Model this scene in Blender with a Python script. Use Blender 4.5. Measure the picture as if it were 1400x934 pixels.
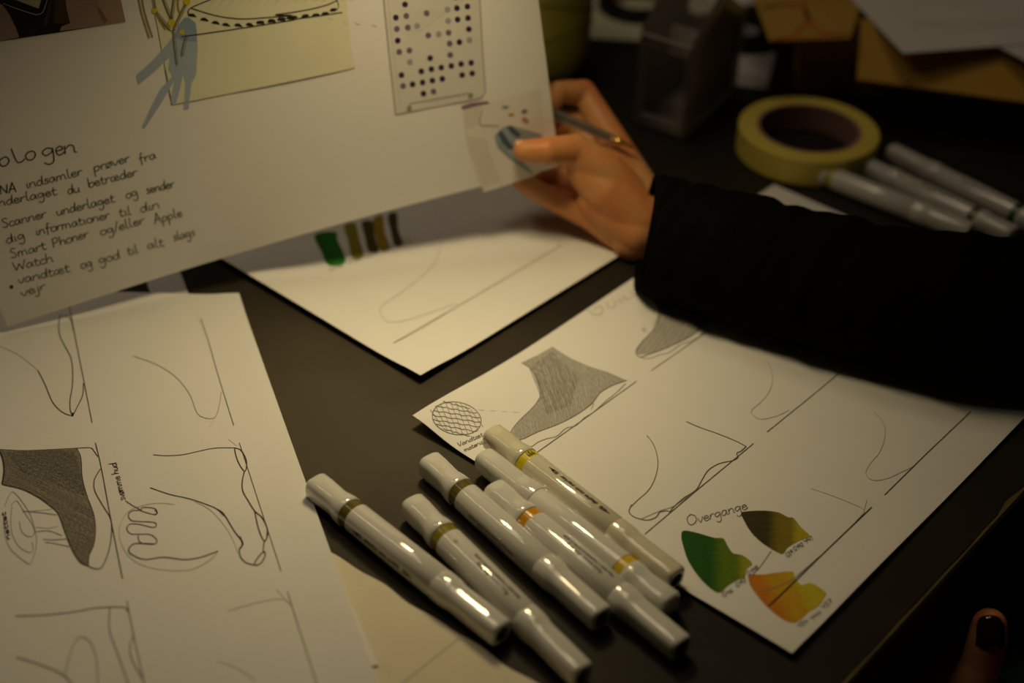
import bpy, bmesh, math, random
import numpy as np
from mathutils import Vector, Matrix
from mathutils.geometry import delaunay_2d_cdt

random.seed(7)
np.random.seed(7)
SC = bpy.context.scene
COL = SC.collection
for o in list(bpy.data.objects):
    bpy.data.objects.remove(o)

# ------------------------------------------------------------------ camera, world, lamps, exposure
T = 0.74                      # table top height
PITCH, ROLL, CAMH = 0.635, 0.03, 0.590
FPX = 50 / 36 * 1400
CAM = np.array([0.0, 0.0, T + CAMH])
FW = np.array([0, math.cos(PITCH), -math.sin(PITCH)])
_rt = np.array([1.0, 0, 0])
_up = np.cross(_rt, FW)
RT = math.cos(ROLL) * _rt + math.sin(ROLL) * _up
UP = -math.sin(ROLL) * _rt + math.cos(ROLL) * _up


def ray(x, y):
    return FW + (x - 700) / FPX * RT - (y - 467) / FPX * UP


def at(x, y, z=T):
    d = ray(x, y)
    return CAM + d * (z - CAM[2]) / d[2]


def pd(x, y, depth):
    return CAM + ray(x, y) * depth


def proj(P):
    d = np.asarray(P, float) - CAM
    z = d @ FW
    return np.array([700 + FPX * (d @ RT) / z, 467 - FPX * (d @ UP) / z])


def depth_of(P):
    return (np.asarray(P) - CAM) @ FW


cd = bpy.data.cameras.new('camera')
cam = bpy.data.objects.new('camera', cd)
COL.objects.link(cam)
cam.matrix_world = Matrix(((RT[0], UP[0], -FW[0], CAM[0]), (RT[1], UP[1], -FW[1], CAM[1]),
                           (RT[2], UP[2], -FW[2], CAM[2]), (0, 0, 0, 1)))
cd.lens = 50
cd.sensor_width = 36
cd.clip_start = 0.02
cd.dof.use_dof = True
cd.dof.focus_distance = depth_of(at(690, 640))
cd.dof.aperture_fstop = 2.8
cd.dof.aperture_blades = 0
SC.camera = cam

w = bpy.data.worlds.new('world')
SC.world = w
w.use_nodes = True
w.node_tree.nodes['Background'].inputs[0].default_value = (1, 0.8, 0.5, 1)
w.node_tree.nodes['Background'].inputs[1].default_value = 0.006

LAMP = (-0.035, 0.83, T + 0.39)
ld = bpy.data.lights.new('desk_lamp_light', 'AREA')
ld.shape = 'DISK'
ld.size = 0.095
ld.spread = math.radians(112)
ld.color = (1.0, 0.79, 0.42)
ld.energy = 0.385
lo = bpy.data.objects.new('desk_lamp_light', ld)
COL.objects.link(lo)
lo.location = LAMP
lo.rotation_euler = (math.radians(-12), math.radians(4), 0)

l2 = bpy.data.lights.new('tube_lamp_light', 'AREA')
l2.shape = 'RECTANGLE'
l2.size = 0.9
l2.size_y = 0.055
l2.color = (1.0, 0.80, 0.56)
l2.energy = 0.8
l2o = bpy.data.objects.new('tube_lamp_light', l2)
COL.objects.link(l2o)
l2o.location = (-0.38, 0.93, T + 0.95)
l2o.rotation_euler = (0, 0, math.atan2(-0.6, 0.8))

l3 = bpy.data.lights.new('overhead_fill', 'AREA')  # added fill from above without a fixture, lifts shadows and the far objects
l3.shape = 'RECTANGLE'
l3.size = 0.6
l3.size_y = 0.6
l3.color = (1.0, 0.78, 0.52)
l3.energy = 2.7
l3o = bpy.data.objects.new('overhead_fill', l3)
COL.objects.link(l3o)
l3o.location = (-0.1, 1.45, 2.72)

SC.view_settings.view_transform = 'Standard'
SC.view_settings.look = 'None'
SC.view_settings.exposure = 0.0
SC.view_settings.gamma = 1.0
SC.view_settings.use_curve_mapping = False


# ------------------------------------------------------------------ materials
def mat(name, col, rough=0.6, spec=0.4, metal=0.0, noise=0.0, nscale=40.0, bump=0.0, bscale=200.0, coat=0.0, trans=0.0, alpha=1.0,
        sss=0.0, ior=1.45):
    m = bpy.data.materials.new(name)
    m.use_nodes = True
    nt = m.node_tree
    b = nt.nodes['Principled BSDF']
    b.inputs['Base Color'].default_value = (*col, 1)
    b.inputs['Roughness'].default_value = rough
    b.inputs['Specular IOR Level'].default_value = spec
    b.inputs['Metallic'].default_value = metal
    b.inputs['Coat Weight'].default_value = coat
    b.inputs['Transmission Weight'].default_value = trans
    b.inputs['Alpha'].default_value = alpha
    b.inputs['IOR'].default_value = ior
    if sss:
        b.inputs['Subsurface Weight'].default_value = sss
        b.inputs['Subsurface Radius'].default_value = (0.008, 0.003, 0.0015)
        b.inputs['Subsurface Scale'].default_value = 0.6
    tc = nt.nodes.new('ShaderNodeTexCoord')
    if noise:
        n = nt.nodes.new('ShaderNodeTexNoise')
        n.inputs['Scale'].default_value = nscale
        n.inputs['Detail'].default_value = 5
        nt.links.new(tc.outputs['Object'], n.inputs['Vector'])
        mx = nt.nodes.new('ShaderNodeMix')
        mx.data_type = 'RGBA'
        mx.inputs['A'].default_value = (*[c * (1 - noise) for c in col], 1)
        mx.inputs['B'].default_value = (*[min(1, c * (1 + noise)) for c in col], 1)
        nt.links.new(n.outputs['Fac'], mx.inputs['Factor'])
        nt.links.new(mx.outputs['Result'], b.inputs['Base Color'])
    if bump:
        n2 = nt.nodes.new('ShaderNodeTexNoise')
        n2.inputs['Scale'].default_value = bscale
        n2.inputs['Detail'].default_value = 3
        nt.links.new(tc.outputs['Object'], n2.inputs['Vector'])
        bp = nt.nodes.new('ShaderNodeBump')
        bp.inputs['Strength'].default_value = bump
        bp.inputs['Distance'].default_value = 0.002
        nt.links.new(n2.outputs['Fac'], bp.inputs['Height'])
        nt.links.new(bp.outputs['Normal'], b.inputs['Normal'])
    return m


def attr_mat(name, rough=0.7):
    m = bpy.data.materials.new(name)
    m.use_nodes = True
    nt = m.node_tree
    b = nt.nodes['Principled BSDF']
    a = nt.nodes.new('ShaderNodeVertexColor')
    a.layer_name = 'pigment'
    tc = nt.nodes.new('ShaderNodeTexCoord')
    n = nt.nodes.new('ShaderNodeTexNoise')
    n.inputs['Scale'].default_value = 300
    nt.links.new(tc.outputs['Object'], n.inputs['Vector'])
    mr = nt.nodes.new('ShaderNodeMapRange')
    mr.inputs['To Min'].default_value = 0.8
    mr.inputs['To Max'].default_value = 1.2
    nt.links.new(n.outputs['Fac'], mr.inputs['Value'])
    mx = nt.nodes.new('ShaderNodeVectorMath')
    mx.operation = 'SCALE'
    nt.links.new(a.outputs['Color'], mx.inputs[0])
    nt.links.new(mr.outputs['Result'], mx.inputs['Scale'])
    nt.links.new(mx.outputs['Vector'], b.inputs['Base Color'])
    b.inputs['Roughness'].default_value = rough
    b.inputs['Specular IOR Level'].default_value = 0.2
    return m


M = {}
M['paper'] = mat('paper_white', (0.80, 0.79, 0.75), 0.75, 0.2, noise=0.03, nscale=30, bump=0.05, bscale=600)
M['board'] = mat('paper_board', (0.80, 0.78, 0.76), 0.7, 0.2, noise=0.02, nscale=20)
M['paper_grey'] = mat('paper_grey', (0.62, 0.60, 0.62), 0.7, 0.2, noise=0.03)
M['cream'] = mat('paper_cream', (0.76, 0.70, 0.52), 0.8, 0.15, noise=0.05, nscale=60, bump=0.08, bscale=500)
M['yellow_card'] = mat('card_pale_yellow', (0.74, 0.72, 0.53), 0.8, 0.15, noise=0.05, nscale=30)
M['pale_green_card'] = mat('card_pale_green', (0.62, 0.64, 0.46), 0.8, 0.2, noise=0.03)
M['print_grey'] = mat('card_print_grey', (0.66, 0.64, 0.60), 0.7, 0.2, noise=0.03)
M['flap'] = mat('flap_print', (0.75, 0.71, 0.66), 0.4, 0.4, noise=0.05, nscale=60)
M['flap_dark'] = mat('flap_print_band', (0.67, 0.62, 0.56), 0.4, 0.4, noise=0.05, nscale=60)
M['ink'] = mat('ink_black', (0.02, 0.02, 0.018), 0.5, 0.3)
M['ink_brown'] = mat('ink_brown', (0.06, 0.035, 0.03), 0.5, 0.3)
M['ink_soft'] = mat('ink_soft', (0.10, 0.09, 0.07), 0.5, 0.3)
M['pencil'] = mat('pencil_dark', (0.16, 0.15, 0.13), 0.6, 0.3)
M['pencil_mid'] = mat('pencil_mid', (0.30, 0.29, 0.25), 0.6, 0.3)
M['pencil_light'] = mat('pencil_light', (0.52, 0.50, 0.44), 0.6, 0.3)
M['pencil_faint'] = mat('pencil_faint', (0.64, 0.62, 0.56), 0.6, 0.3)
M['shade'] = mat('pencil_shade', (0.50, 0.485, 0.45), 0.7, 0.2, noise=0.22, nscale=70)
M['shade_dark'] = mat('pencil_shade_dark', (0.42, 0.39, 0.30), 0.7, 0.2, noise=0.28, nscale=60)
M['blue_pencil'] = mat('pencil_blue', (0.42, 0.42, 0.44), 0.6, 0.3)
M['green_line'] = mat('line_green_grey', (0.26, 0.27, 0.18), 0.6, 0.3)
M['swatch'] = attr_mat('marker_pigment')
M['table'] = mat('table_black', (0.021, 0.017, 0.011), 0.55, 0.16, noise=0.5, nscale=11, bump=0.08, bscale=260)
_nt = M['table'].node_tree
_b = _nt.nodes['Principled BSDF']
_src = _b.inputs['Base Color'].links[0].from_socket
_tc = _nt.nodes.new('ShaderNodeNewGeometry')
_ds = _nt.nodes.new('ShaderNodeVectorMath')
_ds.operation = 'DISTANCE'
_wp = at(440, 600)  # centre of a paler patch: wear, with the table's sheen painted into the colour
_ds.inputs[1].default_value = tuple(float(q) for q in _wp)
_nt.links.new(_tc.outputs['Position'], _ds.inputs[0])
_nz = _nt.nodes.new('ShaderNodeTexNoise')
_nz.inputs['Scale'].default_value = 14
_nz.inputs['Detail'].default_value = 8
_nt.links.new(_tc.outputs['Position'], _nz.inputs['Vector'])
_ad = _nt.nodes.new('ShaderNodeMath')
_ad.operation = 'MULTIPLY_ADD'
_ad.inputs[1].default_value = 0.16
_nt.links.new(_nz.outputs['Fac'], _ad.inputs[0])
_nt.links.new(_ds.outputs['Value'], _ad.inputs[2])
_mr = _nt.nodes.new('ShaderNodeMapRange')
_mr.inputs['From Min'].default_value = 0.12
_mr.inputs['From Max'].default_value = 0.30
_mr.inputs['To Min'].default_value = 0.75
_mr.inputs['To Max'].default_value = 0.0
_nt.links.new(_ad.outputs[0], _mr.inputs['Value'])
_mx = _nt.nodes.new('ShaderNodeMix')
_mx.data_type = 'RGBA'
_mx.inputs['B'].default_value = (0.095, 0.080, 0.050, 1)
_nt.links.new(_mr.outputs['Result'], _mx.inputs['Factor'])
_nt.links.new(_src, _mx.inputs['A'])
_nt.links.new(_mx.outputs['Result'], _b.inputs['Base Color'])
M['table_edge'] = mat('table_edge_strip', (0.13, 0.10, 0.03), 0.5, 0.4, noise=0.6, nscale=50)
M['table_side'] = mat('table_side_wood', (0.07, 0.03, 0.012), 0.6, 0.3, noise=0.3, nscale=30)
M['white_plastic'] = mat('plastic_white', (0.70, 0.69, 0.63), 0.06, 0.8, noise=0.03, nscale=25, coat=0.6)
M['ivory_plastic'] = mat('plastic_ivory', (0.70, 0.66, 0.50), 0.06, 0.8, noise=0.03, nscale=25, coat=0.6)
M['hole'] = mat('plastic_dark_hole', (0.20, 0.16, 0.09), 0.5, 0.3)
M['print_black'] = mat('print_black', (0.012, 0.012, 0.012), 0.4, 0.4)
M['tape'] = mat('tape_masking', (0.80, 0.66, 0.12), 0.55, 0.3, noise=0.05, nscale=80)
M['tape_core'] = mat('tape_cardboard_core', (0.40, 0.22, 0.18), 0.7, 0.2, noise=0.1, nscale=50)
M['tape_print'] = mat('tape_core_print', (0.55, 0.36, 0.32), 0.7, 0.2)
M['black_tape'] = mat('tape_black', (0.010, 0.010, 0.009), 0.45, 0.3)
M['cardboard'] = mat('cardboard', (0.52, 0.31, 0.06), 0.8, 0.15, noise=0.1, nscale=25)
M['orange_paper'] = mat('paper_ochre', (0.52, 0.33, 0.07), 0.7, 0.2, noise=0.06)
M['red_line'] = mat('print_red', (0.62, 0.12, 0.03), 0.6, 0.2)
M['skin'] = mat('skin', (0.58, 0.285, 0.11), 0.45, 0.35, noise=0.10, nscale=45, bump=0.12, bscale=260, sss=0.12)
_nt = M['skin'].node_tree
_b = _nt.nodes['Principled BSDF']
_src = _b.inputs['Base Color'].links[0].from_socket
_tc = _nt.nodes.new('ShaderNodeTexCoord')
_nz = _nt.nodes.new('ShaderNodeTexNoise')
_nz.inputs['Scale'].default_value = 26
_nz.inputs['Detail'].default_value = 2
_nt.links.new(_tc.outputs['Object'], _nz.inputs['Vector'])
_mr = _nt.nodes.new('ShaderNodeMapRange')
_mr.inputs['From Min'].default_value = 0.38
_mr.inputs['From Max'].default_value = 0.62
_nt.links.new(_nz.outputs['Fac'], _mr.inputs['Value'])
_mx = _nt.nodes.new('ShaderNodeMix')
_mx.data_type = 'RGBA'
_mx.blend_type = 'MULTIPLY'
_mx.inputs['B'].default_value = (1.0, 0.72, 0.62, 1)
_nt.links.new(_mr.outputs['Result'], _mx.inputs['Factor'])
_nt.links.new(_src, _mx.inputs['A'])
_nt.links.new(_mx.outputs['Result'], _b.inputs['Base Color'])
M['nail'] = mat('fingernail', (0.70, 0.38, 0.22), 0.35, 0.5)
M['nail_polish'] = mat('nail_polish_dark', (0.02, 0.005, 0.004), 0.08, 0.6, coat=0.6)
M['sweater'] = mat('knit_black', (0.0035, 0.003, 0.0022), 0.95, 0.03, noise=0.3, nscale=120, bump=0.4, bscale=500)
M['trousers'] = mat('trousers_dark_green', (0.012, 0.035, 0.010), 0.9, 0.1, noise=0.2, nscale=100)
M['cup'] = mat('glaze_yellow_green', (0.78, 0.74, 0.12), 0.35, 0.4, noise=0.12, nscale=20)
M['cup_line'] = mat('glaze_green_line', (0.22, 0.30, 0.05), 0.4, 0.4)
M['pen_ink'] = mat('pen_refill_dark', (0.03, 0.025, 0.02), 0.4, 0.4)
M['brass'] = mat('pen_tip_brass', (0.75, 0.48, 0.12), 0.3, 0.5, metal=0.9)
M['floor'] = mat('floor_dark', (0.03, 0.028, 0.022), 0.7, 0.3, noise=0.3, nscale=6)
M['wall'] = mat('wall_plaster', (0.16, 0.13, 0.10), 0.9, 0.1, noise=0.05, nscale=4)


def clear_mat(name, tint, a):
    m = bpy.data.materials.new(name)
    m.use_nodes = True
    nt = m.node_tree
    for n in list(nt.nodes):
        nt.nodes.remove(n)
    out = nt.nodes.new('ShaderNodeOutputMaterial')
    tr = nt.nodes.new('ShaderNodeBsdfTransparent')
    tr.inputs[0].default_value = (*tint, 1)
    pb = nt.nodes.new('ShaderNodeBsdfPrincipled')
    pb.inputs['Base Color'].default_value = (0.55, 0.52, 0.48, 1)
    pb.inputs['Roughness'].default_value = 0.12
    mx = nt.nodes.new('ShaderNodeMixShader')
    fr = nt.nodes.new('ShaderNodeFresnel')
    fr.inputs[0].default_value = 1.4
    ad = nt.nodes.new('ShaderNodeMath')
    ad.operation = 'ADD'
    ad.inputs[1].default_value = a
    nt.links.new(fr.outputs[0], ad.inputs[0])
    nt.links.new(ad.outputs[0], mx.inputs[0])
    nt.links.new(tr.outputs[0], mx.inputs[1])
    nt.links.new(pb.outputs[0], mx.inputs[2])
    nt.links.new(mx.outputs[0], out.inputs[0])
    return m


M['clear'] = clear_mat('plastic_clear', (0.93, 0.92, 0.90), 0.012)
M['clear_edge'] = clear_mat('plastic_clear_edge', (0.9, 0.88, 0.86), 0.035)
M['pen_clear'] = clear_mat('pen_clear_barrel', (0.85, 0.82, 0.78), 0.10)


# ------------------------------------------------------------------ object helpers
def base_of(o):
    v = np.zeros(3)
    while o is not None:
        v = v + np.array(o.location)
        o = o.parent
    return v


def tag(o, label=None, cat=None, group=None, kind=None):
    if label:
        o['label'] = label
    if cat:
        o['category'] = cat
    if group:
        o['group'] = group
    if kind:
        o['kind'] = kind
    return o


def thing(name, loc, label, cat, group=None):
    o = bpy.data.objects.new(name, None)
    o.empty_display_size = 0.02
    COL.objects.link(o)
    o.location = tuple(loc)
    return tag(o, label, cat, group)


def link_mesh(name, verts, faces, material, parent=None, origin=None, smooth=False, label=None, mats=None, fmat=None):
    """world-space verts -> one mesh object; local to its parent or to origin"""
    b = base_of(parent) if parent is not None else np.array(origin if origin is not None else (0, 0, 0), float)
    me = bpy.data.meshes.new(name)
    V = np.asarray(verts, float) - b
    me.from_pydata([tuple(v) for v in V], [], [tuple(f) for f in faces])
    for mm in (mats or [material]):
        me.materials.append(mm)
    if fmat:
        for p, k in zip(me.polygons, fmat):
            p.material_index = k
    if smooth:
        for p in me.polygons:
            p.use_smooth = True
    me.update()
    o = bpy.data.objects.new(name, me)
    COL.objects.link(o)
    if parent is not None:
        o.parent = parent
    else:
        o.location = tuple(b)
    if label:
        o['label'] = label
    return o


def link_bm(name, bm, material, parent=None, origin=None, smooth=False, label=None):
    bmesh.ops.recalc_face_normals(bm, faces=bm.faces)
    bm.verts.index_update()
    v = [tuple(x.co) for x in bm.verts]
    f = [[q.index for q in x.verts] for x in bm.faces]
    bm.free()
    return link_mesh(name, v, f, material, parent, origin, smooth, label)


def prism(bm, base, top):
    """closed solid between two equal-length loops"""
    a = [bm.verts.new(tuple(p)) for p in base]
    b = [bm.verts.new(tuple(p)) for p in top]
    n = len(a)
    bm.faces.new(a[::-1])
    bm.faces.new(b)
    for i in range(n):
        j = (i + 1) % n
        bm.faces.new((a[i], a[j], b[j], b[i]))


def frame_of(axis):
    a = np.asarray(axis, float)
    a = a / np.linalg.norm(a)
    h = np.array([0, 0, 1.0]) if abs(a[2]) < 0.9 else np.array([1.0, 0, 0])
    y = np.cross(h, a)
    y /= np.linalg.norm(y)
    z = np.cross(a, y)
    return a, y, z


def tube_mesh(pts, radii, n=16, cap=True):
    V, Fc = [], []
    pts = [np.asarray(p, float) for p in pts]
    for i, p in enumerate(pts):
        d = pts[min(i + 1, len(pts) - 1)] - pts[max(i - 1, 0)]
        a, y, z = frame_of(d)
        for k in range(n):
            t = 2 * math.pi * k / n
            V.append(p + radii[i] * (math.cos(t) * y + math.sin(t) * z))
    for i in range(len(pts) - 1):
        for k in range(n):
            j = (k + 1) % n
            Fc.append((i * n + k, i * n + j, (i + 1) * n + j, (i + 1) * n + k))
    if cap:
        Fc.append(tuple(range(n))[::-1])
        m = (len(pts) - 1) * n
        Fc.append(tuple(m + k for k in range(n)))
    return V, Fc


def lathe(center, prof, n=48, close=False, axis=None):
    """prof: list of (r, z); around vertical axis through center"""
    c = np.asarray(center, float)
    V, Fc = [], []
    for r, z in prof:
        for k in range(n):
            t = 2 * math.pi * k / n
            V.append(c + np.array([r * math.cos(t), r * math.sin(t), z]))
    m = len(prof)
    for i in range(m if close else m - 1):
        i2 = (i + 1) % m
        for k in range(n):
            j = (k + 1) % n
            Fc.append((i * n + k, i * n + j, i2 * n + j, i2 * n + k))
    return V, Fc


def catmull(pts, sub=4, closed=False):
    p = [np.asarray(q, float) for q in pts]
    if len(p) < 3:
        return p
    out = []
    n = len(p)
    rng = range(n) if closed else range(n - 1)
    for i in rng:
        if closed:
            a, b, c, d = p[(i - 1) % n], p[i], p[(i + 1) % n], p[(i + 2) % n]
        else:
            a, b, c, d = p[max(i - 1, 0)], p[i], p[i + 1], p[min(i + 2, n - 1)]
        for k in range(sub):
            t = k / sub
            out.append(0.5 * ((2 * b) + (-a + c) * t + (2 * a - 5 * b + 4 * c - d) * t * t + (-a + 3 * b - 3 * c + d) * t ** 3))
    if not closed:
        out.append(p[-1])
    return out


# ------------------------------------------------------------------ sheets and what is drawn on them
class Surface:
    def __init__(s, c00, c10, c11, c01, h=None):
        s.c = [np.asarray(q, float) for q in (c00, c10, c11, c01)]
        n = np.cross(s.c[1] - s.c[0], s.c[3] - s.c[0])
        s.n = n / np.linalg.norm(n)
        s.h = h or (lambda a, b: 0.0)

    def pt(s, a, b, lift=0.0):
        c = s.c
        return (c[0] * (1 - a) * (1 - b) + c[1] * a * (1 - b) + c[2] * a * b + c[3] * (1 - a) * b) + s.n * (s.h(a, b) + lift)

    def st(s, px, py):
        """surface parameters of the point on the sheet"""
        a = b = 0.5
        q = np.array([px, py])
        for _ in range(7):
            p0 = proj(s.pt(a, b))
            r = q - p0
            if abs(r[0]) + abs(r[1]) < 0.02:
                break
            e = 1e-3
            ja = (proj(s.pt(a + e, b)) - p0) / e
            jb = (proj(s.pt(a, b + e)) - p0) / e
            det = ja[0] * jb[1] - ja[1] * jb[0]
            a += max(-.7, min(.7, (r[0] * jb[1] - r[1] * jb[0]) / det))
            b += max(-.7, min(.7, (ja[0] * r[1] - ja[1] * r[0]) / det))
        return a, b

    def at(s, px, py, lift=0.0):
        a, b = s.st(px, py)
        return s.pt(a, b, lift)


def sheet(name, S, material, label, cat, group=None, nu=24, nv=24, thick=0.0003, parent=None, edge=None):
    V, Fc = [], []
    off = S.n * thick
    for lay in (0, 1):
        for i in range(nu + 1):
            for j in range(nv + 1):
                a, b = i / nu, j / nv
                if edge:
                    a, b = edge(a, b)
                V.append(S.pt(a, b) - (off if lay else 0))
    N = (nu + 1) * (nv + 1)
    ix = lambda l, i, j: l * N + i * (nv + 1) + j
    for i in range(nu):
        for j in range(nv):
            Fc.append((ix(0, i, j), ix(0, i + 1, j), ix(0, i + 1, j + 1), ix(0, i, j + 1)))
            Fc.append((ix(1, i, j), ix(1, i, j + 1), ix(1, i + 1, j + 1), ix(1, i + 1, j)))
    for i in range(nu):
        Fc.append((ix(0, i, 0), ix(1, i, 0), ix(1, i + 1, 0), ix(0, i + 1, 0)))
        Fc.append((ix(0, i, nv), ix(0, i + 1, nv), ix(1, i + 1, nv), ix(1, i, nv)))
    for j in range(nv):
        Fc.append((ix(0, 0, j), ix(0, 0, j + 1), ix(1, 0, j + 1), ix(1, 0, j)))
        Fc.append((ix(0, nu, j), ix(1, nu, j), ix(1, nu, j + 1), ix(0, nu, j + 1)))
    org = sum(S.c) / 4 if parent is None else None
    o = link_mesh(name, V, Fc, material, parent, org, smooth=False)
    for p in o.data.polygons:
        p.use_smooth = True
    o.data.set_sharp_from_angle(angle=math.radians(40))
    if cat:
        tag(o, label, cat, group)
    return o


class Ink:
    """strokes and fills on a surface gathered into one mesh, several pens"""

    def __init__(s, S):
        s.S = S
        s.V, s.F, s.K, s.mats = [], [], [], []

    def _mi(s, m):
        m = M[m]
        if m not in s.mats:
            s.mats.append(m)
        return s.mats.index(m)

    def stroke(s, pts, w=0.5, m='ink', smooth=True, lift=0.00030, sub=4, closed=False, taper=False):
        if smooth:
            pts = catmull(pts, sub, closed)
            if closed:
                pts = pts + [pts[0]]
        W = [s.S.at(p[0], p[1], lift) for p in pts]
        k = s._mi(m)
        b = len(s.V)
        n = len(W)
        for i, p in enumerate(W):
            d = W[min(i + 1, n - 1)] - W[max(i - 1, 0)]
            l = np.linalg.norm(d)
            d = d / l if l > 1e-9 else np.array([1.0, 0, 0])
            sd = np.cross(s.S.n, d)
            ww = w * 0.0005
            if taper:
                ww *= 0.45 + 0.55 * math.sin(math.pi * (0.12 + 0.76 * i / max(1, n - 1)))
            s.V += [p + sd * ww, p - sd * ww]
        for i in range(n - 1):
            s.F.append((b + 2 * i, b + 2 * i + 1, b + 2 * i + 3, b + 2 * i + 2))
            s.K.append(k)
        return s

    def fill(s, poly, m='shade', lift=0.00018, smooth=False, step=7.0):
        if smooth:
            poly = catmull(poly, 4, True)
        pts, tris = triangulate(poly, step)
        k = s._mi(m)
        b = len(s.V)
        s.V += [s.S.at(p[0], p[1], lift) for p in pts]
        for t in tris:
            s.F.append(tuple(b + q for q in t))
            s.K.append(k)
        return s

    def disc(s, c, r, m, n=14, ry=None, lift=0.0003):
        return s.fill([(c[0] + r * math.cos(6.2832 * i / n), c[1] + (ry or r) * math.sin(6.2832 * i / n)) for i in range(n)], m, lift, step=99)

    def hatch(s, poly, ang, gap, w, m, jit=0.6, lift=0.00026, seg=14, wob=0.4):
        d = np.array([math.cos(ang), math.sin(ang)])
        nrm = np.array([-d[1], d[0]])
        P = [np.asarray(p, float) for p in poly]
        lo = min(p @ nrm for p in P)
        hi = max(p @ nrm for p in P)
        y = lo + gap * 0.5
        while y < hi:
            xs = []
            for i in range(len(P)):
                a, b = P[i], P[(i + 1) % len(P)]
                ya, yb = a @ nrm, b @ nrm
                if (ya <= y) != (yb <= y):
                    t = (y - ya) / (yb - ya)
                    xs.append((a + (b - a) * t) @ d)
            xs.sort()
            for i in range(0, len(xs) - 1, 2):
                x0, x1 = xs[i] + random.uniform(0, 1.2), xs[i + 1] - random.uniform(0, 1.2)
                if x1 - x0 > 2:
                    nn = max(2, int((x1 - x0) / seg) + 1)
                    s.stroke([d * (x0 + (x1 - x0) * q / (nn - 1)) + nrm * (y + random.uniform(-wob, wob)) for q in range(nn)], w, m, smooth=False, lift=lift)
            y += gap * random.uniform(1 - jit * .5, 1 + jit * .5)
        return s

    def build(s, name, parent, label=None):
        return link_mesh(name, s.V, s.F, None, parent, label=label, mats=s.mats, fmat=s.K)


def inside(p, poly):
    c = False
    n = len(poly)
    for i in range(n):
        a, b = poly[i], poly[(i + 1) % n]
        if (a[1] > p[1]) != (b[1] > p[1]) and p[0] < (b[0] - a[0]) * (p[1] - a[1]) / (b[1] - a[1]) + a[0]:
            c = not c
    return c


def triangulate(poly, step):
    P = [Vector((float(p[0]), float(p[1]))) for p in poly]
    n = len(P)
    xs = [p.x for p in P]
    ys = [p.y for p in P]
    pts = list(P)
    y = min(ys) + step * .5
    while y < max(ys):
        x = min(xs) + step * .5
        while x < max(xs):
            if inside((x, y), poly):
                pts.append(Vector((x, y)))
            x += step
        y += step
    r = delaunay_2d_cdt(pts, [(i, (i + 1) % n) for i in range(n)], [], 0, 1e-4)
    vs, fs = r[0], r[2]
    out = []
    for f in fs:
        cx = sum(vs[i].x for i in f) / len(f)
        cy = sum(vs[i].y for i in f) / len(f)
        if inside((cx, cy), poly):
            out.append(tuple(f))
    return [(v.x, v.y) for v in vs], out


def swatch(S, poly, colfn, parent, label, lift=0.0002, step=3.0):
    poly = catmull(poly, 3, True)
    pts, tris = triangulate(poly, step)
    V = [S.at(p[0], p[1], lift) for p in pts]
    o = link_mesh('color_swatch', V, tris, M['swatch'], parent, label=label)
    at_ = o.data.color_attributes.new('pigment', 'FLOAT_COLOR', 'POINT')
    for i, p in enumerate(pts):
        at_.data[i].color = (*colfn(p[0], p[1]), 1)
    return o


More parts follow.
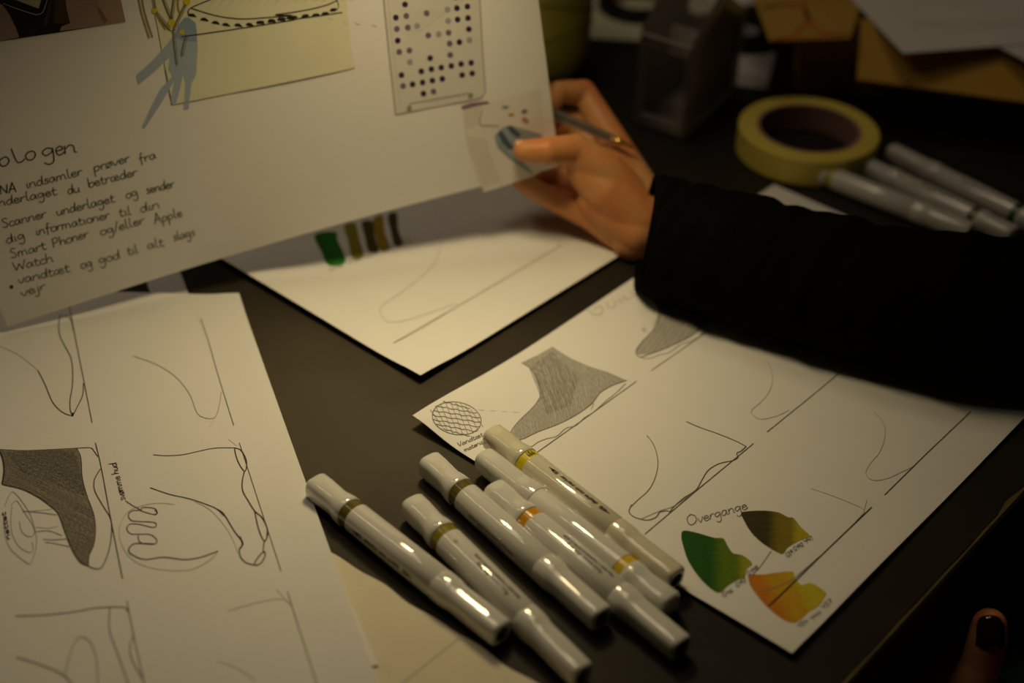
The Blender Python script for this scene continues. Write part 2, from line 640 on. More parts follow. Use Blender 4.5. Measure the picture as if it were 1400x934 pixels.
GLY = {
    'a': (1.0, '.8,.85 .4,1 .05,.55 .2,.05 .55,.15 .8,.85 .78,.2 1,.05'),
    'b': (.9, '.1,2 .08,.1 .2,.75 .6,1 .85,.5 .5,0 .08,.15'),
    'c': (.8, '.8,.85 .4,1 .05,.5 .3,0 .8,.15'),
    'd': (1.0, '.75,.85 .4,1 .05,.5 .3,0 .7,.3 .9,2 .82,.3 1,.05'),
    'e': (.9, '.1,.5 .75,.6 .5,1 .1,.7 .2,.1 .5,0 .9,.3'),
    'f': (.8, '.75,1.8 .45,1.9 .35,1.2 .3,-.5;.05,1 .8,1.05'),
    'g': (1.0, '.8,.85 .4,1 .05,.6 .3,.15 .75,.5 .82,.9 .8,-.6 .4,-.95 .1,-.6'),
    'h': (1.0, '.12,2 .1,0;.1,.5 .45,1 .75,.8 .8,.1 .95,.05'),
    'i': (.5, '.2,1 .2,.15 .45,.05;.24,1.45 .26,1.5'),
    'j': (.5, '.3,1 .3,-.6 .0,-.9 -.2,-.6;.34,1.45 .36,1.5'),
    'k': (.9, '.1,2 .1,0;.7,1 .15,.5 .8,0'),
    'l': (.55, '.2,2 .15,.3 .35,0 .5,.1'),
    'm': (1.5, '.1,1 .1,0;.1,.6 .4,1 .6,.7 .62,0;.62,.6 .95,1 1.2,.7 1.25,.1 1.4,.05'),
    'n': (1.0, '.1,1 .1,0;.1,.55 .45,1 .75,.8 .78,.15 .95,.05'),
    'o': (.9, '.5,1 .1,.8 .1,.2 .5,0 .85,.4 .75,.9 .45,1'),
    'p': (1.0, '.12,1 .05,-1;.1,.6 .45,1 .85,.7 .6,.1 .12,.1'),
    'r': (.75, '.1,1 .1,0;.1,.5 .4,.95 .75,.9'),
    's': (.75, '.7,.9 .35,1 .2,.7 .6,.4 .5,.02 .05,.1'),
    't': (.75, '.3,1.6 .25,.2 .5,0 .75,.15;0,1 .7,1.05'),
    'u': (1.0, '.1,1 .1,.3 .4,0 .75,.4 .8,1 .8,.15 1,.05'),
    'v': (.9, '.05,1 .4,0 .85,1'),
    'y': (.95, '.1,1 .2,.3 .5,.2 .8,.7;.85,1 .7,-.5 .3,-.9 .1,-.6'),
    'æ': (1.4, '.6,.85 .35,1 .05,.5 .25,0 .65,.4 .7,.9;.68,.5 1.2,.6 1,1 .7,.75 .75,.1 1.05,0 1.35,.25'),
    'ø': (.95, '.5,1 .1,.8 .1,.2 .5,0 .85,.4 .75,.9 .45,1;.0,-.15 .95,1.15'),
    'A': (1.2, '.0,0 .5,2 .6,2 1,0;.2,.8 .95,.85'),
    'N': (1.3, '.1,0 .15,1.9;.15,1.9 1,.05;1,.05 1.1,2'),
    'O': (1.5, '.8,2 .2,1.6 .1,.6 .6,0 1.3,.5 1.3,1.5 .8,2'),
    'P': (1.1, '.15,1.9 .1,0;.1,1.7 .7,1.9 .9,1.3 .5,.9 .12,.85'),
    'S': (1.0, '.9,1.7 .5,1.95 .15,1.5 .8,.7 .6,.05 .05,.25'),
    'V': (1.1, '.05,1.9 .45,0 1,2'),
    'W': (1.7, '.05,1.8 .4,0;.4,0 .85,1.3;.85,1.3 1.2,0;1.2,0 1.65,1.9'),
    'G': (1.3, '1.1,1.7 .6,2 .1,1.2 .3,.2 .9,.05 1.15,.7 .7,.8'),
    'Y': (1.1, '.05,1.9 .3,1.1 .8,1.3;1,2 .75,0'),
    '0': (1.0, '.5,1.9 .1,1.2 .3,.1 .8,.6 .8,1.6 .5,1.9'),
    '1': (.6, '.1,1.5 .4,1.9 .35,0'),
    '2': (1.0, '.1,1.5 .5,1.95 .85,1.4 .1,.1;.1,.1 .9,.1'),
    '3': (1.0, '.1,1.8 .7,1.9 .4,1.1 .85,.6 .5,0 .05,.2'),
    '4': (1.0, '.3,1.9 .1,.9;.1,.9 .85,.95;.8,1.8 .75,0'),
    '5': (1.0, '.8,1.9 .2,1.9;.2,1.9 .2,1.1 .8,.9 .6,0 .05,.15'),
    '6': (1.0, '.7,1.9 .15,1 .3,.05 .8,.4 .6,.95 .2,.7'),
    '7': (1.0, '.1,1.9 .9,1.9;.9,1.9 .35,0;.3,.9 .85,1'),
    '8': (1.0, '.5,1 .15,1.5 .5,1.95 .8,1.5 .5,1 .1,.5 .5,0 .85,.5 .5,1'),
    '9': (1.0, '.8,1.6 .4,1.95 .1,1.4 .5,1 .85,1.6 .7,0'),
    '/': (.7, '.05,-.3 .65,2'),
}


def word(ink, text, p0, p1, xh, w=0.55, m='ink', slant=0.12):
    """single-stroke handwriting along the baseline p0-p1"""
    p0, p1 = np.asarray(p0, float), np.asarray(p1, float)
    tot = sum(GLY[c][0] if c in GLY else .6 for c in text)
    d = (p1 - p0) / tot
    l = np.linalg.norm(d)
    u = np.array([d[1], -d[0]]) / l * xh
    x = 0.0
    for c in text:
        if c not in GLY:
            x += .6
            continue
        adv, data = GLY[c]
        for st in data.split(';'):
            q = [tuple(float(k) for k in a.split(',')) for a in st.split()]
            q = [p0 + d * (x + a + slant * b * xh / l * .4) + u * b * random.uniform(.97, 1.03) for a, b in q]
            ink.stroke(q, w, m, sub=3)
        x += adv


def words(ink, items, xh, w=0.55, m='ink'):
    for t, a, b in items:
        word(ink, t, a, b, xh, w, m)


def crop(ox, oy, f):
    return lambda *p: [(ox + x / f, oy + y / f) for x, y in p]


# ------------------------------------------------------------------ room
def room():
    X0, X1, Y0, Y1, H = -3.0, 3.0, -2.2, 4.0, 2.8
    th = 0.1

    def box(name, a, b, m):
        bm = bmesh.new()
        prism(bm, [(a[0], a[1], a[2]), (b[0], a[1], a[2]), (b[0], b[1], a[2]), (a[0], b[1], a[2])],
              [(a[0], a[1], b[2]), (b[0], a[1], b[2]), (b[0], b[1], b[2]), (a[0], b[1], b[2])])
        o = link_bm(name, bm, m)
        o['kind'] = 'structure'
    box('floor', (X0, Y0, -th), (X1, Y1, 0), M['floor'])
    box('ceiling', (X0, Y0, H), (X1, Y1, H + th), M['wall'])
    box('wall_back', (X0, Y1, 0), (X1, Y1 + th, H), M['wall'])
    box('wall_front', (X0, Y0 - th, 0), (X1, Y0, H), M['wall'])
    box('wall_left', (X0 - th, Y0, 0), (X0, Y1, H), M['wall'])
    box('wall_right', (X1, Y0, 0), (X1 + th, Y1, H), M['wall'])


room()

# ------------------------------------------------------------------ table
E0, E1 = at(1150, 934), at(1400, 664)
e1 = (E1 - E0) / np.linalg.norm(E1 - E0)
e2 = np.array([-e1[1], e1[0], 0])


def tpt(a, b, z):
    p = E0 + e1 * a + e2 * b
    return np.array([p[0], p[1], z])


TA0, TA1, TB1 = -0.75, 1.9, 1.35
table = thing('table', tpt(0.6, 0.7, 0), 'long table with a worn black top under all the papers', 'table')
bm = bmesh.new()
prism(bm, [tpt(TA0, 0, T - .026), tpt(TA1, 0, T - .026), tpt(TA1, TB1, T - .026), tpt(TA0, TB1, T - .026)],
      [tpt(TA0, 0, T), tpt(TA1, 0, T), tpt(TA1, TB1, T), tpt(TA0, TB1, T)])
link_bm('table_top', bm, M['table'], table, label='worn black table top with sheen painted in at left')
bm = bmesh.new()
prism(bm, [tpt(TA0, -.0035, T - .026), tpt(TA1, -.0035, T - .026), tpt(TA1, 0, T - .026), tpt(TA0, 0, T - .026)],
      [tpt(TA0, -.0035, T - .002), tpt(TA1, -.0035, T - .002), tpt(TA1, 0, T - .002), tpt(TA0, 0, T - .002)])
link_bm('edge_band', bm, M['table_side'], table, label='dark brown wooden edge of the table')
# chipped paler line along the rim
V, Fc = [], []
NN = 160
for i in range(NN + 1):
    a = TA0 + (TA1 - TA0) * i / NN
    wv = -0.0010 + 0.0006 * random.random() + (0.0022 if random.random() < .06 else 0)
    V += [tpt(a, -.0036, T - .0021), tpt(a, -.0020, T + .00022), tpt(a, wv, T + .00022)]
for i in range(NN):
    b = 3 * i
    Fc += [(b, b + 3, b + 4, b + 1), (b + 1, b + 4, b + 5, b + 2)]
link_mesh('worn_rim', V, Fc, M['table_edge'], table, label='pale chipped line along the table rim')
for a, b in ((TA0 + .12, .12), (TA1 - .12, .12), (TA1 - .12, TB1 - .12), (TA0 + .12, TB1 - .12)):
    bm = bmesh.new()
    q = [tpt(a - .025, b - .025, 0), tpt(a + .025, b - .025, 0), tpt(a + .025, b + .025, 0), tpt(a - .025, b + .025, 0)]
    prism(bm, q, [p + np.array([0, 0, T - .026]) for p in q])
    link_bm('leg', bm, M['table_side'], table)

# ------------------------------------------------------------------ paper on the table
# cream sheet lowest at the near edge
c0, c1 = at(385, 712), at(905, 1046)
u = (c1 - c0) / np.linalg.norm(c1 - c0)
v = np.array([u[1], -u[0], 0])
S_cream = Surface(c0 + v * .297 + [0, 0, .0006], c1 + v * .297 + [0, 0, .0006], c1 + [0, 0, .0006], c0 + [0, 0, .0006])
o_cream = sheet('cream_sheet', S_cream, M['cream'], 'cream drawing paper lying lowest, under the left drawing sheet beside the markers', 'paper', nu=90, nv=6,
                edge=lambda a, b: (a, b + (0.004 * math.sin(a * 37) * math.sin(a * 11 + 1) if b > .99 else 0)))
k = Ink(S_cream)
k.stroke([(628, 873), (592, 901), (551, 934), (530, 951)], .45, 'pencil_light')
k.build('pencil_line', o_cream)

# printed sheet behind the left drawing sheet, half hidden by the held board
b0 = at(266, 425)
u = at(250, 383) - b0
u /= np.linalg.norm(u)
v = np.array([-u[1], u[0], 0])
z = np.array([0, 0, .0011])
S_pr = Surface(b0 + v * .297 + z, b0 + z, b0 + u * .21 + z, b0 + v * .297 + u * .21 + z)
o_pr = sheet('printed_sheet', S_pr, M['paper_grey'], 'greyish printed sheet with a dark picture, behind the lower edge of the held board', 'paper', nu=10, nv=10)
k = Ink(S_pr)
k.fill([(150, 418), (158, 404), (150, 380), (196, 366), (203, 394), (214, 416)], 'ink')
k.fill([(170, 402), (178, 399), (187, 412), (176, 414)], 'red_line', lift=.0003)
k.build('printed_picture', o_pr, 'dark printed picture with a red patch')

# left drawing sheets
TRc = at(328, 413)
dn = at(511, 926) - TRc
dn /= np.linalg.norm(dn)
lf = at(262, 411) - TRc
lf /= np.linalg.norm(lf)
z2 = np.array([0, 0, .0018])
u2 = at(518, 909) - at(440, 741)
u2 /= np.linalg.norm(u2)
B2 = at(518, 909, T + .0018)
lf2 = at(470, 914.5) - at(518, 909)
lf2 /= np.linalg.norm(lf2)
S_L2 = Surface(B2 + lf2 * .21, B2, B2 - u2 * .297, B2 - u2 * .297 + lf2 * .21)
sheet('blank_sheet', S_L2, M['board'], 'white sheet just showing as a strip under the right edge of the left drawing sheet', 'paper', nu=10, nv=10)

z3 = np.array([0, 0, .0028])
hL = lambda a, b: 0.0022 * math.exp(-((1 - a) / .05) ** 2) + 0.003 * math.exp(-((1 - b) / .04) ** 2)
S_L = Surface(TRc + dn * .42 + lf * .297 + z3, TRc + dn * .42 + z3, TRc + z3, TRc + lf * .297 + z3, hL)
o_L = sheet('drawing_sheet', S_L, M['paper'], 'large white drawing sheet at left with inked boot, foot and webbed paw sketches', 'paper', nu=30, nv=36)

c = crop(0, 400, 3.89)
k = Ink(S_L)
k.stroke(c((368, 70), (375, 105), (490, 693)), .55, 'ink_soft', smooth=False)
k.stroke(c((335, 127), (360, 130), (380, 150), (392, 208)), .6, 'ink')
k.stroke(c((330, 118), (318, 128), (313, 180), (320, 235), (350, 295), (378, 350), (387, 420), (385, 500), (373, 575), (375, 630), (388, 657)), .6, 'ink')
k.stroke(c((202, 415), (240, 490), (275, 575), (310, 620), (350, 647), (390, 658)), .6, 'ink_brown')
k.stroke(c((-30, 280), (0, 288), (60, 312), (130, 355), (202, 415)), .4, 'pencil_light')
k.stroke(c((388, 657), (410, 612), (440, 548), (444, 485)), .6, 'ink_brown')
k.stroke(c((388, 640), (386, 660)), .9, 'ink', smooth=False)
k.build('shoe_drawing', o_L, 'ink shoe outline with a wavy sole line')
k = Ink(S_L)
k.stroke(c((1068, 140), (1110, 265), (1160, 440), (1243, 708)), .5, 'ink_soft')
k.stroke(c((1050, 150), (1070, 165)), .4, 'pencil_light', smooth=False)
k.stroke(c((710, 340), (800, 370), (880, 410), (950, 465), (1010, 545), (1045, 635), (1080, 665), (1140, 668), (1165, 610), (1177, 530)), .45, 'pencil_mid')
k.stroke(c((1140, 668), (1115, 720)), .35, 'pencil_faint', smooth=False)
k.build('shoe_drawing', o_L, 'faint pencil shoe outline')

c = crop(0, 590, 3.89)
k = Ink(S_L)
boot = c((-40, 98), (0, 100), (130, 103), (300, 97), (408, 92), (430, 140), (438, 250), (465, 350), (495, 430), (508, 510), (500, 600), (475, 660), (470, 715),
         (430, 700), (400, 660), (370, 600), (340, 520), (310, 440), (270, 400), (200, 350), (120, 310), (40, 290), (10, 282), (22, 210), (5, 120))
k.fill(boot, 'shade_dark')
k.hatch(boot, 0.52, 1.7, .30, 'ink_soft', wob=.25)
k.hatch(boot, 0.25, 2.6, .35, 'pencil', wob=.3)
k.hatch(c((30, 110), (400, 100), (435, 250), (460, 350), (330, 300), (120, 220)), 0.75, 2.0, .35, 'pencil', wob=.3)
k.stroke(c((-40, 97), (0, 97), (130, 103), (300, 96), (410, 90), (480, 88), (500, 105), (520, 135)), .5, 'ink_brown')
k.stroke(c((508, 62), (540, 200), (590, 470), (652, 785)), .6, 'ink_brown')
k.stroke(c((408, 92), (430, 140), (438, 250), (465, 350), (495, 430), (508, 510), (500, 600), (475, 660), (470, 715)), .55, 'ink_brown')
k.stroke(c((10, 282), (40, 290), (120, 310), (200, 350), (270, 400), (310, 440), (340, 520), (370, 600), (400, 660), (430, 700), (470, 718), (500, 730), (540, 725), (575, 650),
           (592, 560), (590, 470), (550, 400), (510, 330), (500, 290), (505, 250), (535, 200)), .6, 'ink_brown')
k.stroke(c((0, 110), (15, 150), (22, 210), (12, 280)), 1.0, 'ink_brown')
k.build('boot_drawing', o_L, 'dark hatched ink boot')
k = Ink(S_L)
for pts in (c((25, 400), (60, 325), (100, 350), (160, 440), (185, 520), (195, 600), (165, 700), (130, 690), (60, 630), (30, 560), (20, 470)),
            c((65, 400), (60, 440), (60, 520), (75, 570), (110, 620), (160, 645), (178, 620), (170, 590)),
            c((60, 395), (90, 370), (130, 430), (180, 510), (180, 550), (150, 560), (115, 530), (105, 480))):
    k.stroke(pts, .5, 'blue_pencil')
k.stroke(c((120, 425), (210, 432), (305, 445)), .8, 'blue_pencil')
k.stroke(c((150, 425), (230, 420), (285, 412)), .4, 'pencil_light')
k.stroke(c((190, 510), (260, 515), (310, 505)), .4, 'pencil_light')
k.stroke(c((190, 535), (260, 530), (330, 555)), .5, 'pencil_mid')
k.stroke(c((230, 575), (290, 577), (355, 572)), .8, 'blue_pencil')
k.stroke(c((240, 590), (300, 598), (375, 615)), .7, 'blue_pencil')
k.build('strap_drawing', o_L, 'grey pencil sole and straps beside the hatched boot')
k = Ink(S_L)
word(k, 'nettet', (14.0, 738.0), (7.5, 700.0), 3.6, .6, 'ink_brown')
k.build('handwriting', o_L, 'small brown word inside the strap sketch')
k = Ink(S_L)
word(k, 'svømme hud', c((668, 365))[0], c((618, 165))[0], 5.5, .5, 'ink_brown')
k.stroke(c((668, 370), (705, 395), (745, 416)), .5, 'ink_brown')
k.build('handwriting', o_L, 'small brown note with a leader line to the webbed foot')
k = Ink(S_L)
k.stroke(c((750, 420), (700, 425), (683, 450), (700, 475), (740, 480), (815, 484), (832, 497), (815, 512), (740, 495), (690, 495), (675, 520), (695, 545), (740, 548), (800, 550),
           (835, 580), (820, 600), (760, 597), (738, 580), (735, 555)), .55, 'ink_brown')
k.stroke(c((820, 600), (760, 597), (710, 600), (685, 630), (700, 655), (770, 682), (870, 670), (980, 683), (1070, 670), (1160, 638)), .7, 'ink_brown')
k.stroke(c((752, 418), (760, 405), (820, 410), (835, 430), (820, 443), (755, 425)), .55, 'ink_brown', closed=True)
k.stroke(c((825, 420), (838, 435), (822, 445)), .6, 'ink_brown')
k.stroke(c((930, 390), (850, 382), (760, 395), (680, 430), (640, 500), (640, 580), (690, 670), (780, 720), (900, 740), (1020, 735), (1110, 690), (1155, 645)), .4, 'pencil_light')
k.build('webbed_foot_drawing', o_L, 'brown ink webbed foot in a faint circle')
c = crop(180, 590, 3.89)
k = Ink(S_L)
k.stroke(c((115, 125), (180, 130), (270, 125), (350, 108), (440, 90), (545, 88)), .5, 'ink_brown')
k.stroke(c((547, 88), (580, 100), (605, 140), (612, 180), (602, 213), (575, 180), (555, 130), (547, 88)), .7, 'ink_brown')
k.stroke(c((573, 62), (620, 205), (795, 745)), .5, 'ink_soft')
k.stroke(c((600, 213), (588, 270), (592, 320), (620, 370), (655, 425), (690, 455), (715, 500), (725, 540), (710, 585), (690, 560), (670, 500), (655, 428)), .75, 'ink_brown')
k.stroke(c((722, 515), (718, 570), (705, 590), (700, 640), (712, 655), (690, 700), (655, 712), (660, 690), (690, 650), (712, 640)), .7, 'ink_brown')
k.stroke(c((655, 712), (610, 700), (580, 670), (573, 630), (592, 600), (578, 572), (545, 530), (490, 440), (455, 415)), .75, 'ink_brown')
k.stroke(c((575, 560), (590, 600), (575, 625)), 1.0, 'ink_brown')
k.stroke(c((98, 300), (200, 335), (310, 360), (400, 390), (455, 415), (490, 450)), .6, 'ink_brown')
k.stroke(c((330, 370), (420, 420), (500, 510), (545, 590), (565, 645)), .4, 'pencil_light')
k.stroke(c((515, 42), (560, 78)), .35, 'pencil_faint', smooth=False)
k.build('shoe_drawing', o_L, 'brown ink shoe outline with loops at heel and toe')
c = crop(0, 720, 2.692)
k = Ink(S_L)
k.stroke(c((57, 330), (165, 327), (270, 315), (360, 300), (455, 298), (470, 315)), .6, 'pencil')
k.stroke(c((467, 275), (490, 390), (527, 562), (550, 680)), .55, 'pencil')
k.stroke(c((405, 300), (403, 380), (430, 460), (470, 572), (490, 640)), .55, 'pencil')
k.stroke(c((490, 405), (478, 450), (490, 500), (525, 560)), .55, 'pencil')
k.stroke(c((60, 482), (120, 500), (190, 525), (240, 552), (270, 590)), .6, 'pencil')
k.stroke(c((238, 552), (255, 480), (280, 420), (305, 408), (335, 430), (355, 490), (362, 590)), .5, 'pencil_mid')
k.build('shoe_drawing', o_L, 'pencil shoe outline at the near edge')
k = Ink(S_L)
k.stroke(c((1058, 240), (1105, 390), (1165, 576), (1185, 640)), .5, 'pencil')
k.stroke(c((840, 312), (930, 285), (1000, 270), (1045, 268), (1070, 290)), .4, 'pencil_light')
k.stroke(c((800, 495), (870, 520), (940, 565)), .4, 'pencil_faint')
k.stroke(c((1015, 230), (1050, 265)), .35, 'pencil_faint', smooth=False)
k.build('shoe_drawing', o_L, 'very faint pencil outline')

# middle sheet
hM = lambda a, b: 0.005 * math.exp(-(b / .10) ** 2) * (0.6 + .4 * math.sin(3 * a)) + 0.003 * math.exp(-(a / .06) ** 2)
zM = T + .0012
m0 = at(575, 513, zM + hM(0, 0))
mu = at(845, 350, zM + .003) - m0
mu[2] = 0
mu /= np.linalg.norm(mu)
mv = at(322, 366, zM + .004) - m0
mv[2] = 0
mv /= np.linalg.norm(mv)
m0 = m0 - np.array([0, 0, hM(0, 0)])
S_M = Surface(m0, m0 + mu * .297, m0 + mu * .297 + mv * .42, m0 + mv * .42, lambda a, b: hM(b, a))
o_M = sheet('drawing_sheet', S_M, M['paper'], 'white drawing sheet with green marker strips, in the shadow of the held board', 'paper', nu=30, nv=30)
c = crop(300, 260, 3.5)


def flat(col):
    return lambda x, y: col


for pts, lab, f in ((((455, 215), (555, 200), (565, 240), (605, 345), (522, 360), (490, 300)), 'bright green marker strip', lambda x, y: (.02, .14 + .05 * ((x - 440) / 30), .012)),
                    (((595, 170), (650, 160), (665, 220), (690, 318), (638, 328), (615, 240)), 'yellow green marker strip', flat((.26, .23, .012))),
                    (((680, 155), (732, 150), (745, 230), (762, 295), (715, 295), (695, 220)), 'olive marker strip', flat((.085, .068, .014))),
                    (((735, 140), (782, 120), (790, 200), (815, 278), (768, 290), (745, 210)), 'mustard marker strip', flat((.36, .24, .012))),
                    (((805, 120), (848, 110), (855, 190), (878, 255), (840, 268), (818, 190)), 'dark olive marker strip', flat((.065, .055, .012)))):
    swatch(S_M, c(*pts), f, o_M, lab, step=5)
k = Ink(S_M)
for i, w_ in enumerate(('G48', 'Y43', 'G59', 'Y42', 'G53')):
    x0 = 530 + i * 82
    word(k, w_, c((x0, 392 - i * 30))[0], c((x0 + 62, 368 - i * 30))[0], 3.2, .4, 'pencil')
k.build('handwriting', o_M, 'tiny pencil codes under the strips')
k = Ink(S_M)
k.stroke(c((833, 732), (1100, 580), (1400, 405), (1640, 262)), .7, 'green_line', smooth=False)
k.stroke(c((1060, 270), (1030, 350), (960, 420), (870, 490), (790, 545), (768, 580), (785, 615), (820, 635), (900, 622), (1000, 590), (1130, 545)), .5, 'pencil_light')
k.build('shoe_drawing', o_M, 'faint shoe outline on a straight ground line')

# right sheet
zR = T + .0014


def hR(a, b):
    return 0.008 * math.exp(-(a / .10) ** 2 - (b / .16) ** 2) + 0.002 * math.exp(-(b / .05) ** 2) * math.sin(5 * a) ** 2 + .0015 * math.exp(-((1 - a) / .05) ** 2) * math.sin(6 * b + .5) ** 2


S_R = Surface(at(564, 568, zR + .008) - [0, 0, .008], at(1082, 897, zR + .001), at(1519, 452, zR), at(1058, 252, zR), hR)
o_R = sheet('drawing_sheet', S_R, M['paper'], 'white drawing sheet with pencilled boots and three colour blots, partly under the black sleeve', 'paper', nu=40, nv=40)
c = crop(560, 380, 3.182)
k = Ink(S_R)
bootR = c((485, 370), (560, 335), (620, 300), (700, 350), (780, 385), (860, 410), (945, 447), (880, 470), (830, 500), (790, 550), (720, 600), (640, 640), (560, 670), (480, 705), (440, 680),
          (470, 630), (540, 560), (570, 510), (550, 430), (520, 390))
k.fill(bootR, 'shade')
k.hatch(bootR, 1.25, 1.7, .30, 'pencil_mid', wob=.3)
k.hatch(bootR, 1.45, 3.0, .4, 'pencil_mid', wob=.5)
k.hatch(c((520, 390), (620, 320), (740, 440), (700, 560), (600, 600)), 1.2, 3.0, .5, 'pencil', wob=.5)
k.stroke(c((485, 370), (520, 390), (550, 430), (570, 510), (540, 560), (470, 630), (440, 680), (480, 705), (560, 670), (640, 640), (720, 600), (790, 550), (830, 500), (880, 470), (945, 447)), .5, 'pencil')
k.stroke(c((480, 705), (500, 735), (530, 735), (560, 715), (600, 700), (640, 690), (680, 655), (720, 645), (760, 610), (800, 585), (850, 540), (900, 500), (940, 460)), .45, 'pencil')
k.stroke(c((780, 560), (800, 545), (790, 575)), .4, 'pencil_mid')
k.stroke(c((550, 763), (760, 614), (988, 450)), .55, 'pencil', smooth=False)
for i in range(4):
    k.stroke(c((300 + i * 50, 575 + i * 3), (325 + i * 50, 577 + i * 3)), .35, 'pencil_faint', smooth=False)
k.build('boot_drawing', o_R, 'grey shaded pencil boot')
k = Ink(S_R)
cx, cy, rx, ry = 205, 612, 106, 72
circ = [(cx + rx * math.cos(t) + .12 * ry * math.sin(t), cy + ry * math.sin(t) + .06 * rx * math.cos(t)) for t in [6.2832 * i / 26 for i in range(26)]]
k.stroke(c(*circ), .5, 'pencil', closed=True, sub=2)
for i in range(-3, 4):
    hw = math.sqrt(max(0, 1 - (i / 3.6) ** 2))
    k.stroke(c(*[(cx - rx * hw + 2 * rx * hw * t / 8, cy + i * 20 + (t - 4) * 4 + 4 * (t % 2)) for t in range(9)]), .5, 'pencil')
for i in range(-4, 5):
    hh = math.sqrt(max(0, 1 - (i / 4.7) ** 2))
    k.stroke(c(*[(cx + i * 22 + (t - 3) * 9, cy - ry * hh + 2 * ry * hh * t / 6) for t in range(7)]), .4, 'pencil_mid')
word(k, 'Vandtæt', c((214, 736))[0], c((322, 688))[0], 3.2, .5, 'pencil')
word(k, 'material', c((240, 758))[0], c((330, 716))[0], 3.0, .5, 'pencil')
k.build('material_drawing', o_R, 'pencilled netted circle with a handwritten note')
k = Ink(S_R)
b2 = c((1065, 95), (1330, 160), (1300, 200), (1220, 255), (1130, 300), (1050, 330), (990, 335), (985, 310), (1010, 280), (1065, 220), (1085, 150))
k.fill(b2, 'shade')
k.hatch(b2, 1.2, 2.2, .4, 'pencil_mid')
k.hatch(b2, 2.2, 6, .5, 'pencil_mid')
k.stroke(c((1060, 90), (1085, 150), (1065, 220), (1010, 280), (985, 320), (1000, 345), (1050, 330), (1130, 300), (1220, 255), (1300, 195), (1360, 150)), .6, 'pencil')
k.stroke(c((1000, 345), (1040, 352), (1090, 335), (1130, 325), (1180, 290), (1240, 270), (1300, 220)), .45, 'pencil_mid')
k.stroke(c((1050, 405), (1230, 280), (1420, 145)), .6, 'pencil_mid', smooth=False)
k.stroke(c((1055, 140), (1080, 165), (1060, 200), (1065, 220)), .5, 'pencil_light')
k.stroke(c((1010, 230), (1022, 215), (1018, 235), (1035, 225)), .6, 'pencil_light')
k.build('boot_drawing', o_R, 'blurred pencil boot by the sleeve')
k = Ink(S_R)
for pts in (c((770, 135), (800, 160), (830, 160), (840, 135), (820, 125), (800, 140)), c((860, 108), (862, 130), (890, 128), (895, 105), (880, 95)), c((905, 85), (920, 110), (930, 80)),
            c((935, 75), (940, 95), (965, 85)), c((960, 55), (975, 80), (985, 60))):
    k.stroke(pts, .7, 'pencil_light')
k.build('lettering', o_R, 'soft pencil lettering along the far edge')
c = crop(820, 470, 3.4975)
k = Ink(S_R)
k.stroke(c((225, 440), (260, 490), (278, 570), (262, 650), (230, 705), (180, 750), (150, 780)), .5, 'pencil')
k.stroke(c((152, 770), (140, 805), (165, 830), (225, 845), (270, 830), (285, 808), (320, 800), (335, 805), (350, 785), (400, 740), (440, 715), (465, 695), (490, 650), (520, 605), (570, 575), (635, 560),
           (660, 545), (655, 525), (675, 515), (700, 492)), .6, 'ink_soft')
k.stroke(c((200, 838), (290, 800), (350, 780), (410, 740), (460, 705)), .4, 'pencil_mid')
k.stroke(c((413, 373), (480, 402), (560, 430), (640, 462), (700, 492)), .6, 'ink_soft')
k.stroke(c((215, 912), (460, 705), (735, 478)), .55, 'ink_soft', smooth=False)
k.build('shoe_drawing', o_R, 'pencil shoe outline with a jagged sole')
k = Ink(S_R)
k.stroke(c((800, 80), (825, 150), (815, 220), (770, 280), (725, 320), (735, 345), (775, 362), (850, 345), (905, 318)), .45, 'pencil_light')
k.stroke(c((800, 423), (1020, 245), (1245, 58)), .6, 'pencil', smooth=False)
k.build('shoe_drawing', o_R, 'faint shoe outline on a long line')
c = crop(1100, 500, 3.893)
k = Ink(S_R)
k.stroke(c((370, 250), (415, 300), (428, 370), (400, 460), (350, 520), (325, 570), (345, 603), (385, 612), (450, 598), (510, 570), (575, 540)), .45, 'pencil_light')
k.stroke(c((425, 690), (650, 468), (885, 245)), .6, 'ink_soft', smooth=False)
k.build('shoe_drawing', o_R, 'faint shoe outline near the table edge')
k = Ink(S_R)
k.stroke(c((35, 655), (150, 695), (250, 735), (315, 768), (300, 800), (275, 825)), .4, 'pencil_light')
k.stroke(c((330, 715), (315, 775)), .4, 'pencil_light', smooth=False)
c = crop(900, 660, 3.893)
k.stroke(c((1135, 132), (860, 395), (583, 663)), .6, 'ink', smooth=False, lift=.0004)
k.stroke(c((600, 365), (540, 450), (490, 510), (505, 555), (550, 577), (620, 560), (700, 525), (770, 470), (850, 400)), .4, 'pencil_mid', lift=.0004)
k.build('shoe_drawing', o_R, 'faint shoe outline crossing the orange blot')
k = Ink(S_R)
word(k, 'Overgange', c((158, 232))[0], c((478, 140))[0], 7.0, .5, 'ink_soft')
k.build('heading', o_R, 'pencilled heading above the colour blots')
for lab_, items in (('codes by the green blot', [('G46', (345, 612), (402, 584)), ('GY47', (418, 560), (472, 530)), ('GY48', (480, 500), (537, 460))]),
                    ('codes by the olive blot', [('G59', (688, 402), (722, 376)), ('GY42', (726, 368), (776, 338)), ('Y41', (782, 330), (826, 304))]),
                    ('codes by the orange blot', [('Y34', (745, 778), (800, 748)), ('Y44', (815, 740), (872, 700)), ('Y37', (878, 680), (930, 636))])):
    k = Ink(S_R)
    words(k, [(t_, c(a_)[0], c(b_)[0]) for t_, a_, b_ in items], 3.3, .4, 'ink')
    k.build('color_codes', o_R, lab_)


def lerp(a, b, t):
    t = max(0, min(1, t))
    t = t * t * (3 - 2 * t)
    return tuple(x + (y - x) * t for x, y in zip(a, b))


